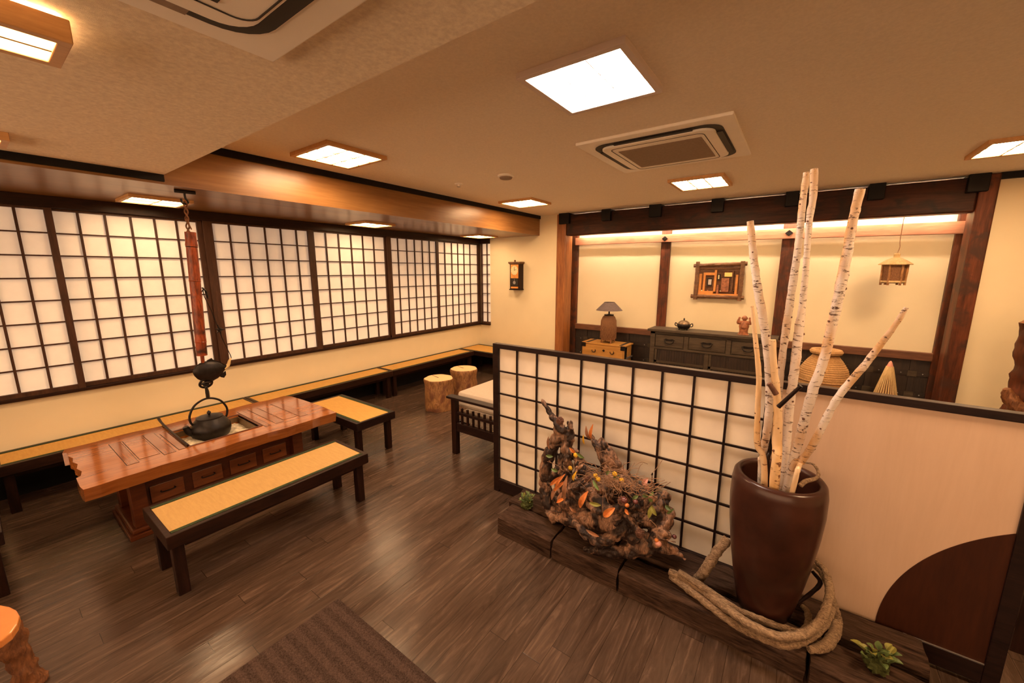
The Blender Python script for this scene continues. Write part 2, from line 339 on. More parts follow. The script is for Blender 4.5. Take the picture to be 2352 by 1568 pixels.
# trims
struct(B(XF, YE, 2.808, XF+.018, YC-.02, ZC), 'trim_1', 'black')
struct(B(XF, Y0, 2.545, XF+.018, YE, ZL), 'trim_2', 'black')
struct(B(XF+.018, YC-.018, 2.832, -3.50, YC, ZC), 'trim_3', 'black')
struct(B(1.515, YC-.03, 2.80, X1, YC, ZC), 'trim_4', 'black')
mb = MB(); mb.box(XW-.06, Y0, 2.43, XW+.05, 6.2, ZS); mb.box(XW, 6.15, 2.43, -5.0, 6.26, ZS)
struct(mb, 'trim_5', 'dark', bev=.004)
mb = MB(); mb.box(XW-.06, Y0, .82, XW+.045, 6.2, .848); mb.box(XW, 6.155, .82, -5.0, 6.26, .848)
struct(mb, 'trim_6', 'dark', bev=.003)
struct(B(XW, Y0, 0, XW+.004, 6.2, .33), 'under_bench_dark_left', 'black')  # black sheet added to darken the wall beneath the window benches
struct(B(XW, 6.19, 0, -3.50, 6.2, .33), 'under_bench_dark_back', 'black')  # matching black sheet added to darken the wall beneath the corner bench
# shoji windows along the left wall
def shoji(n, y0, y1, mun, xo, wl=.05, wr=.05):
    x = XW+xo; za, zb = .848, 2.43
    w = bpy.data.objects.new('window_%d' % n, None); COL.objects.link(w); w.location = (x, y0, za); ORG[w.name] = Vector(w.location); w['kind'] = 'structure'
    fr = MB(); fr.box(x-.012, y0, za, x+.016, y0+wl, zb); fr.box(x-.012, y1-wr, za, x+.016, y1, zb)
    fr.box(x-.012, y0, za, x+.014, y1, .888); fr.box(x-.012, y0, 2.41, x+.014, y1, zb); fr.build('window_frame', 'shojiwood', w, bev=.002)
    lt = MB()
    for k in range(1, 8): lt.box(x-.008, y0+wl, .888+k*.1905-.006, x+.006, y1-wr, .888+k*.1905+.006)
    for m_ in mun: lt.box(x-.009, m_-.0085, .888, x+.008, m_+.0085, 2.412)
    lt.build('window_lattice', 'shojiwood', w)
    B(x-.016, y0+wl*.5, .87, x-.010, y1-wr*.5, 2.42).build('paper_pane', 'paper', w)
shoji(1, -.70, .547, [-.55,-.37,-.19,-.01,.165,.342], .022, .05, .047)
shoji(2, .50, 1.62, [.70,.872,1.047,1.222,1.393], -.012, .05, .06)
shoji(3, 1.605, 2.80, [1.851,2.033,2.218,2.398,2.584], .022, .085, .075)
shoji(4, 2.78, 3.985, [2.991,3.176,3.365,3.554,3.739], -.012, .045, .06)
shoji(5, 3.945, 5.03, [4.158,4.335,4.497,4.665,4.826], .022, .075, .055)
shoji(6, 5.00, 6.20, [5.227,5.404,5.566,5.733,5.907], -.012, .06, .08)
shoji(7, -1.90, -.68, [-1.73,-1.55,-1.37,-1.19,-1.01,-.85], -.012, .05, .05)
w = bpy.data.objects.new('window_8', None); COL.objects.link(w); w.location = (-5.2, 6.2, .848); ORG[w.name] = Vector(w.location); w['kind'] = 'structure'
mb = MB(); mb.box(XW+.05, 6.16, .848, -5.19, 6.2, 2.43); mb.box(XW+.05, 6.16, .848, -5.0, 6.2, .888); mb.build('window_frame', 'shojiwood', w)
mb = MB(); mb.box(-5.07, 6.165, .888, -5.055, 6.19, 2.43)
for k in range(1, 8): mb.box(-5.19, 6.17, .888+k*.1905-.006, -5.0, 6.19, .888+k*.1905+.006)
mb.build('window_lattice', 'shojiwood', w); B(-5.20, 6.20, .87, -5.0, 6.21, 2.43).build('paper_pane', 'paper', w)
# ------------------------------------------------------------------ niche on the back wall
struct(B(-3.50, YC-.04, 0, -3.325, 6.44, 2.86), 'trim_7', 'goldpost', bev=.012)
struct(B(1.385, YC-.04, 0, 1.52, 6.44, 2.86), 'trim_8', 'oldz', bev=.012)
mb = MB(); mb.box(-3.325, YC-.02, 2.50, 1.385, YC+.16, 2.842)
struct(mb, 'trim_9', 'oldx', bev=.015)
for k, (a, b_) in enumerate([(-3.44,-3.25),(-2.67,-2.52),(-1.92,-1.745),(-1.08,-.93),(-.245,-.11),(.53,.67),(1.29,1.44)]):
    struct(B(a, YC-.085, 2.69, b_, YC+.3, ZC), 'trim_%d' % (10+k), 'black', bev=.006)
for k, (a, b_, mt) in enumerate([(-3.41,-3.28,'oldz'),(-1.83,-1.69,'oldz'),(-.245,-.10,'oldz'),(1.36,1.45,'oldz')]):
    struct(B(a, 6.56, 0, b_, 6.64, 2.86), 'trim_%d' % (17+k), mt, bev=.008)
mb = MB(); mb.prism([(-3.30,2.355),(-2.4,2.350),(-1.8,2.346),(-.9,2.332),(0,2.322),(.9,2.312),(1.42,2.306),(1.42,2.438),(0,2.452),(-1.8,2.462),(-3.30,2.478)], 'y', 6.50, 6.56)
nag = struct(mb, 'trim_21', 'rail', bev=.004)
for q, X in enumerate((-1.76, -.175)):
    m_ = MB().prism([(X-.045,2.395),(X,2.355),(X+.045,2.395),(X,2.435)], 'y', 6.488, 6.50).prism([(X-.02,2.395),(X,2.375),(X+.02,2.395),(X,2.415)], 'y', 6.478, 6.49)
    m_.build('metal_fitting', 'iron', nag)
struct(B(-3.28, 6.54, .855, 1.36, 6.60, .95), 'trim_22', 'wrail', bev=.005)
mb = MB(); mb.box(-3.28, 6.59, 0, 1.36, 6.62, .855)
for k in range(12):
    x = -3.1+k*.39; mb.box(x, 6.57, 0, x+.05, 6.6, .855)
for z in (.12, .40, .66): mb.box(-3.28, 6.575, z, 1.36, 6.6, z+.05)
wn = struct(mb, 'trim_23', 'wains')
mb = MB()
for k in range(12):
    for z in (.145, .425, .685):
        for dx in (-.07, .12): mb.ball((-3.1+k*.39+dx, 6.572, z), .008, 8, 5)
mb.build('metal_studs', 'nail', wn)
mb = MB()
for k in range(12):
    for z in (.14, .42, .68): mb.box(-3.115+k*.39, 6.562, z-.03, -3.035+k*.39, 6.575, z+.04)
mb.build('metal_plates', 'cab', wn)
# cove light behind the beam
t = thing('cove_light', (-1, 6.46, 2.83), 'hidden warm light strip behind the dark beam of the alcove', 'light')
B(-3.2, 6.42, 2.825, 1.33, 6.50, 2.845).build('channel', 'plastic', t); B(-3.2, 6.43, 2.818, 1.33, 6.45, 2.825).build('diffuser', 'cove', t); B(-3.2, 6.388, 2.528, 1.33, 6.402, 2.548).build('lower_diffuser', 'cove', t); B(-3.2, 6.384, 2.52, 1.33, 6.388, 2.56).build('lower_channel', 'plastic', t)
# ------------------------------------------------------------------ ceiling lights
def ceiling_light(x0, y0, x1, y1, z, label, white=False, grp='square ceiling lights', nx=3, ny=3, glow='glow', drop=.03, fw=.035, wood_='lampframe'):
    t = thing('ceiling_light', ((x0+x1)/2, (y0+y1)/2, z), label, 'ceiling light', grp)
    o = [(x0,y0),(x1,y0),(x1,y1),(x0,y1)]; i = [(x0+fw,y0+fw),(x1-fw,y0+fw),(x1-fw,y1-fw),(x0+fw,y1-fw)]
    MB().ring(o, i, 'z', z-drop, z+.004 if drop < .05 else z-.014).build('frame', 'whiteframe' if white else wood_, t, bev=.003)
    B(x0+fw*.9, y0+fw*.9, z-drop*.55, x1-fw*.9, y1-fw*.9, z-drop*.4).build('diffuser', 'glow_white' if white else glow, t)
    g = MB(); w_ = .0022 if white else .006
    for k in range(1, nx): X = x0+fw+(x1-x0-2*fw)*k/nx; g.box(X-w_, y0+fw, z-drop*.95, X+w_, y1-fw, z-drop*.6)
    for k in range(1, ny): Y = y0+fw+(y1-y0-2*fw)*k/ny; g.box(x0+fw, Y-w_, z-drop*.95, x1-fw, Y+w_, z-drop*.6)
    g.build('lattice', 'whiteframe' if white else wood_, t)
    if drop > .05: B(x0+.02, y0+.02, z-.010, x1-.02, y1-.02, z-.002).build('top_glow', 'glow_top', t)
    return t
ceiling_light(-1.245, 1.76, -.69, 2.335, ZC, 'large white square ceiling light, the brightest, in front of the air conditioner', True)
ceiling_light(-3.53, 1.75, -2.965, 2.29, ZC, 'warm square ceiling light beside the corner of the lowered ceiling')
ceiling_light(-3.55, 4.59, -2.99, 5.11, ZC, 'warm square ceiling light near the corner above the wall clock')
ceiling_light(-1.26, 4.60, -.715, 5.2, ZC, 'warm square ceiling light between the air conditioner and the dark beam')
ceiling_light(1.04, 4.65, 1.60, 5.2, ZC, 'warm square ceiling light at the right, cut by the picture edge')
ceiling_light(-1.93, -.26, -1.70, .28, ZL, 'thick framed oblong light on the lowered ceiling beside the large air conditioner', False, 'oblong lights on the lowered ceiling', 2, 3, 'glow', .075, .03)
ceiling_light(-3.57, -.26, -3.34, .255, ZL, 'small oblong light at the left edge of the lowered ceiling', False, 'oblong lights on the lowered ceiling', 2, 3, 'glow', .04, .03)
for y0, y1, lb in ((.91,1.35,'low ceiling light beside the hook of the hanging bamboo'), (3.11,3.58,'low ceiling light over the middle of the long soffit'), (5.33,5.85,'low ceiling light at the far end of the soffit by the clock wall')):
    ceiling_light(-4.98, y0, -4.53, y1, ZS, lb, False, 'square lights under the soffit', 2, 2, 'glow_dim', .025, .03)
ceiling_light(1.04, 1.76, 1.60, 2.33, ZC, 'warm square ceiling light of the same row, outside the view', glow='glow')
# air conditioners
def aircon(x0, y0, x1, y1, z, label, slats):
    t = thing('air_conditioner', ((x0+x1)/2, (y0+y1)/2, z), label, 'air conditioner', 'ceiling cassette air conditioners')
    B(x0, y0, z-.022, x1, y1, z).build('panel', 'plastic', t, bev=.006)
    a = .085
    MB().ring(rrect(x0+a, y0+a, x1-a, y1-a, .12), rrect(x0+a+.055, y0+a+.055, x1-a-.055, y1-a-.055, .08), 'z', z-.026, z-.0225).build('air_slot', 'slot', t)
    q = a+.05
    for f_, c_ in (((x0+.26, y0+q-.03, x1-.26, y0+q+.012), 0), ((x0+q-.04, y0+.26, x0+q, y1-.26), 0), ((x1-q, y0+.26, x1-q+.04, y1-.26), 0)):
        B(f_[0], f_[1], z-.034, f_[2], f_[3], z-.027).build('flap', 'grille' if slats else 'slot', t)
    MB().prism(rrect(x0+a+.05, y0+a+.05, x1-a-.05, y1-a-.05, .085), 'z', z-.040, z-.02).build('cover', 'plastic', t, bev=.005)
    MB().ring(rrect(x0+a+.115, y0+a+.1, x1-a-.115, y1-a-.06, .05), rrect(x0+a+.12, y0+a+.105, x1-a-.12, y1-a-.065, .046), 'z', z-.042, z-.0405).build('seam', 'slot', t)
    c = .25 if not slats else .235
    if slats:
        g = MB(); k = x0+c
        while k < x1-c: g.box(k, y0+c, z-.043, k+.018, y1-c, z-.0405); k += .028
        g.build('intake_grille', 'slot', t)
    else: B(x0+c-.01, y0+.27, z-.044, x1-c+.02, y1-.22, z-.0405).build('intake_grille', 'grille', t)
    return t
aircon(-1.50, 2.91, -.43, 3.97, ZC, 'white ceiling air conditioner with brown grille behind the bright white light', False)
aircon(-1.47, -.36, -.40, .705, ZL, 'large white ceiling air conditioner with slatted intake on the lowered ceiling', True)
t = thing('smoke_detector', (-2.55, 3.43, ZC), 'flat round smoke detector on the ceiling between light and air conditioner', 'smoke detector')
MB().lathe([(.085,0),(.085,-.012),(.07,-.02)], (-2.55,3.43,ZC), 28).build('base', 'plastic', t, smooth=True)
MB().lathe([(.068,-.02),(.06,-.034),(.02,-.038)], (-2.55,3.43,ZC), 28).build('cap', 'grille', t, smooth=True)
t = thing('sprinkler', (-3.21, 3.43, ZC), 'tiny metal sprinkler head on the ceiling left of the smoke detector', 'sprinkler')
MB().lathe([(.045,0),(.042,-.008),(.012,-.01),(.010,-.03)], (-3.21,3.43,ZC), 20).build('escutcheon', 'plastic', t, smooth=True)
MB().lathe([(.004,-.03),(.02,-.034),(.02,-.037)], (-3.21,3.43,ZC), 16).build('deflector', 'nail', t)
# ------------------------------------------------------------------ benches
def bench(x0, y0, x1, y1, z, label, grp, edges='y', cat='bench', name='mat_bench', fw=.032, leg=.058, ap=.082, mat='tatami'):
    """edges: the axis along which the dark green mat borders run"""
    t = thing(name, ((x0+x1)/2, (y0+y1)/2, 0), label, cat, grp)
    o = [(x0,y0),(x1,y0),(x1,y1),(x0,y1)]; i = [(x0+fw,y0+fw),(x1-fw,y0+fw),(x1-fw,y1-fw),(x0+fw,y1-fw)]
    wd = 'dark' if edges == 'y' else 'darkx'
    MB().ring(o, i, 'z', z-ap, z).build('frame', wd, t, bev=.004)
    B(x0+fw, y0+fw, z-.02, x1-fw, y1-fw, z-.003).build('mat', mat, t)
    e = .027
    if edges == 'y': fs = ((x0+fw, y0+fw, x0+fw+e, y1-fw), (x1-fw-e, y0+fw, x1-fw, y1-fw))
    else: fs = ((x0+fw, y0+fw, x1-fw, y0+fw+e), (x0+fw, y1-fw-e, x1-fw, y1-fw))
    for f_ in fs: B(f_[0], f_[1], z-.004, f_[2], f_[3], z+.001).build('mat_border', 'edge', t)
    for X in (x0+.045, x1-.045-leg):
        for Y in (y0+.025, y1-.025-leg): B(X, Y, 0, X+leg, Y+leg, z-ap).build('leg', 'darkz', t, bev=.004)
    if (y1-y0) > 1:
        B(x0+.05, y0+.09, z-ap-.045, x0+.075, y1-.09, z-ap).build('apron_rail', wd, t); B(x1-.085, y0+.09, z-ap-.045, x1-.06, y1-.09, z-ap).build('apron_rail', wd, t)
    return t
bench(-3.235, .474, -2.742, 1.772, .42, 'dark wooden bench with orange rush mat in front of the hearth table', None, mat='tatami_pale')
bench(-4.40, 2.085, -3.385, 2.545, .42, 'short wide bench with orange rush mat beyond the end of the hearth table', None, 'x')
wb = bench(-5.255, -.045, -4.835, 1.795, .417, 'wall bench with orange mat behind the hearth table under the windows', 'benches along the window wall')
dup(wb, (0, 1.845, 0), 'middle wall bench with orange mat, behind the short wide bench', 'benches along the window wall')
dup(wb, (0.0, 3.69, 0), 'far wall bench with orange mat behind the two log stools', 'benches along the window wall')
bench(-5.255, 5.50, -3.60, 6.12, .417, 'bench with orange mat across the far corner below the clock wall', None, 'x')
bench(-4.85, -.75, -3.585, -.06, .42, 'dark wooden bench at the left edge, only its leg in view', None, 'x', leg=.07)
# ------------------------------------------------------------------ log stools
def logstool(cx, cy, r, h, label, seed):
    t = thing('log_stool', (cx, cy, 0), label, 'stool', 'log stools by the window wall')
    prof = [(r*1.0,0),(r*1.02,.02)]+[(r*(1.0+.012*math.sin(seed+k)), .04+k*(h-.06)/12) for k in range(13)]+[(r*1.0,h-.008),(r*.985,h)]
    MB().lathe(prof, (cx,cy,0), 48, .10, 4+seed).build('trunk', 'logbark', t, smooth=True)
    MB().lathe([(r*.975,h-.004),(r*.96,h+.003),(.01,h+.004)], (cx,cy,0), 48, .10, 4+seed).build('cut_top', 'logtop', t)
    MB().prism([(cx-.01, cy-.01),(cx-r*.85, cy+r*.18),(cx-r*.86, cy+r*.21),(cx, cy+.003)], 'z', h+.003, h+.0055).build('crack', 'slot', t)
    MB().tube([(cx+r*.5, cy-r*.80, .10),(cx+r*.55, cy-r*.92, .10)], [.05,.03], 12, rough=.3).build('knot', 'logbark', t, smooth=True)
logstool(-3.94, 3.72, .195, .435, 'nearer log stool with pale cut top, beside the sofa end', 1)
logstool(-4.03, 4.33, .195, .435, 'farther log stool with pale cut top, partly behind the nearer one', 2)
# ------------------------------------------------------------------ hearth table
T = .575; tx0, tx1, ty0, ty1 = -4.385, -3.452, .265, 1.925
hx0, hx1, hy0, hy1 = -4.125, -3.675, .862, 1.348
t = thing('hearth_table', ((tx0+tx1)/2, (ty0+ty1)/2, 0), 'glossy orange-brown live-edge table with sunken hearth', 'table')
def edge_pts(x, y0, y1, n, amp, ph, zt):
    return [(x+amp*math.sin(ph+k*1.7)+amp*.6*math.sin(k*.9+ph), y0+(y1-y0)*k/n) for k in range(n+1)]
fo = [(tx0+.0, ty0+.012), (tx0+.05, ty0+.004), (tx0+.055, ty0-.0), (-3.53, ty0)]
front = [(tx1+.006*math.sin(k*.8+1)+.004*math.sin(k*2.1), ty0+.0+(ty1-ty0)*k/22) for k in range(23)]
end2 = [(-3.75, ty1+.012), (-4.05, ty1+.004), (-4.30, ty1-.01)]
back = [(tx0+.012*math.sin(k*1.1), ty1-.05-(ty1-ty0-.07)*k/20) for k in range(20)]
left = [(tx0+.012, ty0+.02), (tx0+.10, ty0+.0), (tx0+.105, ty0+.020), (tx0+.20, ty0+.018), (tx0+.27, ty0+.034), (tx0+.36, ty0+.022), (tx0+.43, ty0+.038), (tx0+.52, ty0+.022), (tx0+.60, ty0+.036), (tx0+.68, ty0+.022), (tx0+.70, ty0-.002), (tx1-.06, ty0-.006)]
outer = left+front+end2+back
def ringfill(mb, outer, hx0, hy0, hx1, hy1, z, down):
    pass
# top as four strips round the hearth opening, each following the outline
mb = MB()
def clip(poly, f):
    out = []
    for i in range(len(poly)):
        a, b_ = poly[i], poly[(i+1) % len(poly)]; fa, fb = f(a), f(b_)
        if fa >= 0: out.append(a)
        if fa*fb < 0: k = fa/(fa-fb); out.append((a[0]+(b_[0]-a[0])*k, a[1]+(b_[1]-a[1])*k))
    return out
TH = .092
near = clip(outer, lambda p: hy0-p[1]); far = clip(outer, lambda p: p[1]-hy1)
mid = clip(clip(outer, lambda p: p[1]-hy0), lambda p: hy1-p[1]); midl = clip(mid, lambda p: hx0-p[0]); midr = clip(mid, lambda p: p[0]-hx1)
bm = bmesh.new()
for poly in (near, far, midl, midr):
    vt = [bm.verts.new((p[0], p[1], T)) for p in poly]
    vb = [bm.verts.new((p[0]+(.02 if p[0] < -3.9 else -.025), p[1], T-TH)) for p in poly]
    bm.faces.new(vt); bm.faces.new(list(reversed(vb)))
    for i in range(len(poly)): j = (i+1) % len(poly); bm.faces.new((vt[i], vb[i], vb[j], vt[j]))
for f_ in bm.faces:
    if len(f_.verts) > 4 and f_.normal.length == 0: f_.normal_update()
bmesh.ops.triangulate(bm, faces=[f_ for f_ in bm.faces if len(f_.verts) > 4])
mb = MB(); bm.verts.index_update(); mb.add([v_.co.copy() for v_ in bm.verts], [tuple(v_.index for v_ in f_.verts) for f_ in bm.faces]); bm.free()
mb.build('tabletop', 'table', t)
# inlaid boards and their seams
def board(x0, y0, x1, y1, mat='tablex'):
    o = B(x0, y0, T-.006, x1, y1, T+.0022).build('inlaid_board', mat, t)
    MB().ring([(x0-.003,y0-.003),(x1+.003,y0-.003),(x1+.003,y1+.003),(x0-.003,y1+.003)], [(x0,y0),(x1,y0),(x1,y1),(x0,y1)], 'z', T-.004, T+.0012).build('seam', 'slot', o)
board(-4.22, .50, -3.645, .56); board(-4.20, .575, -3.70, .685, 'table'); board(-4.22, .70, -3.645, .765); board(-4.15, .79, -3.66, .835)
board(-4.22, 1.375, -3.62, 1.415); board(-4.22, 1.46, -3.62, 1.525); board(-4.20, 1.54, -3.66, 1.655, 'table'); board(-4.22, 1.67, -3.62, 1.735)
MB().ring([(hx0-.018,hy0-.018),(hx1+.018,hy0-.018),(hx1+.018,hy1+.018),(hx0-.018,hy1+.018)], [(hx0,hy0),(hx1,hy0),(hx1,hy1),(hx0,hy1)], 'z', T-.06, T+.006).build('hearth_rim', 'table_dark', t, bev=.002)
MB().ring([(hx0,hy0),(hx1,hy0),(hx1,hy1),(hx0,hy1)], [(hx0+.012,hy0+.012),(hx1-.012,hy0+.012),(hx1-.012,hy1-.012),(hx0+.012,hy1-.012)], 'z', T-.16, T-.012).build('hearth_liner', 'copper', t)
mb = MB(); nn = 26; V = []
for i in range(nn+1):
    for j in range(nn+1):
        x = hx0+.01+(hx1-hx0-.02)*i/nn; y = hy0+.01+(hy1-hy0-.02)*j/nn
        V.append((x, y, T-.072+.03*noise.noise(Vector((x*9, y*9, 1)))+.012*noise.noise(Vector((x*40, y*40, 1)))))
k0 = len(V); V += [(p[0], p[1], T-.165) for p in V]
Fs = [(i*(nn+1)+j, (i+1)*(nn+1)+j, (i+1)*(nn+1)+j+1, i*(nn+1)+j+1) for i in range(nn) for j in range(nn)]
mb.add(V, Fs+[tuple(k0+q for q in reversed(f_)) for f_ in Fs]); mb.build('ash_bed', 'ash', t, smooth=True)
MB().tube([(-4.52,.868,T+.03),(-4.40,.862,T+.016),(-4.1,.852,T+.012),(-3.665,.845,T+.012)], [.012,.010,.009,.009], 8).build('charcoal_rest_bar', 'darkx', t)
bx0, bx1, by0, by1 = -4.24, -3.66, .45, 1.74
B(bx0, by0, .0, bx1, by1, .035).build('plinth', 'table_dark', t, bev=.005)
B(bx0+.015, by0+.015, .035, bx1-.015, by1-.015, .075).build('plinth_moulding', 'table_dark', t, bev=.012)
B(bx0+.06, by0+.09, .075, bx1-.09, by1-.09, T-TH-.01).build('cabinet_body', 'table_dark', t)
for X in (bx0+.03, bx1-.11):
    for Y in (by0+.04, by1-.13): B(X, Y, .075, X+.085, Y+.09, T-TH).build('corner_post', 'table_dark', t, bev=.005)
for k in range(4):
    ya = by0+.155+k*.255
    d_ = B(bx1-.095, ya, .20, bx1-.075, ya+.20, .33).build('drawer', 'drawer', t, bev=.003)
    MB().tube([(bx1-.075, ya+.06, .275),(bx1-.06, ya+.062, .268),(bx1-.06, ya+.138, .268),(bx1-.075, ya+.14, .275)], .004, 6).build('drawer_handle', 'iron', d_)
# ------------------------------------------------------------------ hanging pot hook
HX = -4.0
def hp(px, py): return atX(px, py, HX)
t = thing('pot_hook', tuple(hp(424, 438)), 'smoked bamboo pot hook with carved fish hanging above the hearth', 'pot hook')
a = hp(424, 436); a.z = ZS
MB().tube([(a.x-.01, a.y-.065, ZS-.012), (a.x+.01, a.y+.065, ZS-.012)], .014, 10, smooth=False).build('ceiling_bar', 'iron', t)
MB().tube([(a.x, a.y, ZS-.012), hp(424,446), hp(426,455), hp(432,463), hp(428,468), hp(419,466), hp(416,456)], [.008]*7, 8).build('iron_hook', 'iron', t, smooth=True)
rp = MB()
for ph in (0, PI):
    pts = []
    for k in range(25):
        u = k/24; c = hp(425+8*u, 462+75*u); an = ph+u*14
        pts.append(c+Vector((math.cos(an)*.010, math.sin(an)*.010, 0)))
    rp.tube(pts, .006, 6, 1)
rp.tube([hp(429,500), hp(434,515), hp(440,527)], [.008,.006,.005], 6); rp.build('rope', 'rope', t, smooth=True)
bt, bb = hp(437, 533), hp(464, 816)
mb = MB(); n_ = 5; prof = []
ax = bb-bt; pts = []; rr = []
for k in range(41):
    u = k/40; r = .038
    for nd in (.10, .37, .87):
        r += .004*math.exp(-((u-nd)/.006)**2)-.0022*math.exp(-((u-nd-.014)/.008)**2)
    pts.append(bt+ax*u); rr.append(r)
mb.tube(pts, rr, 20, 1, smooth=False); mb.build('bamboo_tube', 'bamboo', t, smooth=True)
for nd in (.115, .385, .885):
    MB().tube([bt+ax*(nd-.004), bt+ax*nd, bt+ax*(nd+.004)], [.0385,.0415,.0385], 20, 2).build('joint_ring', 'iron' if nd < .2 else 'bamboo', t, smooth=True)
MB().tube([bb-ax*.02, hp(467, 840)], [.014,.013], 12).build('inner_rod', 'bamboo', t, smooth=True)
f1, f2 = hp(443, 856), hp(520, 842); dx = (f2-f1)
# carved fish body
mb = MB(); seg = 16; V = []; prof = [(0,.004),(.03,.018),(.10,.034),(.22,.048),(.38,.056),(.55,.054),(.70,.047),(.82,.034),(.91,.018),(1.0,.010)]
rings = []
for u, r in prof:
    c = f1.lerp(f2, u)+Vector((0,0,-.012*math.sin(PI*u)))
    for k in range(seg):
        an = 2*PI*k/seg; V.append(c+Vector((math.cos(an)*r*.7, 0, math.sin(an)*r*1.62)))
m_ = len(prof)-1
mb.add(V, [(i*seg+k, i*seg+(k+1) % seg, (i+1)*seg+(k+1) % seg, (i+1)*seg+k) for i in range(m_) for k in range(seg)]+[tuple(range(seg-1,-1,-1)), tuple(m_*seg+k for k in range(seg))])
fish = mb.build('carved_fish', 'iron', t, smooth=True)
def fin(pts, th=.007):
    P = [hp(*p) for p in pts]; n = len(P)
    MB().add([p+Vector((th,0,0)) for p in P]+[p-Vector((th,0,0)) for p in P], [tuple(range(n)), tuple(range(2*n-1,n-1,-1))]+[(i,i+n,(i+1)%n+n,(i+1)%n) for i in range(n)]).build('fin', 'iron', fish)
fin([(470,838),(476,827),(486,822),(488,825),(506,831),(518,838),(518,846),(480,842)])
fin([(505,860),(518,852),(519,860),(514,867),(508,866),(500,862)]); fin([(482,868),(492,866),(491,874),(484,870)])
MB().tube([hp(515,846), hp(524,838), hp(527,828), hp(531,822)], [.014,.016,.011,.006], 8, flat=.6).build('tail', 'bamboo_pale', fish, smooth=True)
mb = MB(); mb.tube([hp(466,662), hp(470,682), hp(485,712), hp(500,750), hp(512,780), hp(529,815), hp(531,822)], .0035, 6)
mb.tube([hp(467,664), hp(461,672), hp(455,660)], .004, 6); mb.build('cord', 'iron', t)
mb = MB(); mb.ball(hp(505,757), .020, 12, 8, (1,1,.8), .4, 20)
for q in ((500,745),(495,755),(516,756),(508,768),(498,765)): mb.tube([hp(505,757), hp(*q)], [.008,.003], 6)
mb.build('cord_knot', 'iron', t)
mb = MB(); mb.tube([hp(464,660), hp(472,668), hp(478,685)], [.006,.01,.005], 8, rough=.5); mb.build('cord_toggle', 'iron', t)
rc = hp(473, 880)
def loop(c, ry, rz, r, tilt=0, n=24):
    return MB().tube([c+Vector((math.sin(tilt)*rz*math.sin(2*PI*k/n), ry*math.cos(2*PI*k/n), rz*math.sin(2*PI*k/n))) for k in range(n+1)], r, 8, 1, smooth=False)
mb = loop(rc, .044, .038, .009, .4); mb.tube([rc+Vector((0,-.035,.0)), rc+Vector((.02,0,.012)), rc+Vector((0,.035,0))], .010, 8); mb.ball(rc+Vector((0,0,-.012)), .018, 12, 8, (1,1.4,.8))
mb.build('ring', 'iron', t, smooth=True)
MB().tube([hp(473,888), hp(476,900), hp(478,914)], [.014,.022,.022], 8, flat=.5).build('hook_strap', 'iron', t)
# kettle
kc = hp(484, 978); kx, ky = HX, kc.y; kz = .462
t = thing('iron_kettle', (kx, ky, kz), 'black cast iron kettle hanging over the hearth ash', 'kettle')
prof = [(r*1.03, z*1.42) for r, z in [(.02,0),(.085,.004),(.112,.018),(.135,.045),(.142,.070),(.138,.092),(.120,.118),(.098,.135),(.092,.142),(.088,.142)]]
MB().lathe(prof, (kx,ky,kz), 40).build('body', 'iron', t, smooth=True)
ld = MB().lathe([(.096,.200),(.096,.209),(.060,.219),(.015,.223)], (kx,ky,kz), 36).build('lid', 'iron', t, smooth=True)
MB().lathe([(.007,.220),(.008,.229),(.015,.238),(.014,.250),(.003,.262)], (kx,ky,kz), 14).build('knob', 'iron', ld, smooth=True)
MB().tube([(kx,ky-.115,kz+.090),(kx,ky-.150,kz+.115),(kx,ky-.166,kz+.150),(kx,ky-.170,kz+.168)], [.030,.026,.021,.022], 12).build('spout', 'iron', t, smooth=True)
zt = hp(480, 911).z-.010-kz
MB().tube([(kx,ky-.115,kz+.16),(kx,ky-.133,kz+.20),(kx,ky-.130,kz+.26),(kx,ky-.085,zt+kz-.035),(kx,ky,zt+kz),(kx,ky+.085,zt+kz-.035),(kx,ky+.130,kz+.26),(kx,ky+.131,kz+.20),(kx,ky+.113,kz+.16)], .0085, 10).build('handle', 'iron', t, smooth=True)
# ------------------------------------------------------------------ shoji partition
px0, px1, py0, py1, pz = -2.0, .925, 2.50, 2.552, 1.315
t = thing('shoji_partition', (-.5, 2.52, 0), 'low free-standing shoji screen with dark frame, half paper grid and half maple panel', 'partition')
fr = MB(); fr.box(px0, py0, 0, px0+.055, py1, pz); fr.box(px1-.055, py0, 0, px1, py1, pz); fr.box(px0+.055, py0, pz-.038, px1-.055, py1, pz); fr.box(px0+.055, py0, .02, px1-.055, py1, .12)
fr.box(-.085, py0, .12, -.04, py1, pz-.038); fr.build('frame', 'darkx', t, bev=.003)
lt = MB()
for k in range(9): X = -1.76+k*.1868; lt.box(X-.0065, py0+.004, .12, X+.0065, py0+.016, pz-.038)
for k in range(1, 6): Z = .12+k*.1925+.004; lt.box(px0+.055, py0+.006, Z-.006, -.085, py0+.018, Z+.006)
lt.build('lattice', 'darkx', t)
B(px0+.055, py0+.026, .12, -.085, py0+.032, pz-.038).build('paper_panel', 'paper2', t)
B(-.04, py0+.012, .12, px1-.055, py0+.04, pz-.038).build('maple_panel', 'laminate', t)
cxx, czz, rr_ = 1.274, .122, .7776
pts = [(px1-.055, .12)]+[(x_, z_) for x_, z_ in [(cxx+rr_*math.cos(math.radians(a_)), czz+rr_*math.sin(math.radians(a_))) for a_ in range(122, 181, 2)] if x_ <= px1-.055]+[(cxx-rr_, .12)]
if pts[1][0] < px1-.055: pts.insert(1, (px1-.055, czz+math.sqrt(rr_**2-(cxx-px1+.055)**2)))
MB().prism(pts, 'y', py0+.0085, py0+.014).build('curved_inlay', 'redlam', t)
B(.60, py0+.002, .12, px1-.055, py0+.012, .1225).build('edge_strip', 'nail', t)
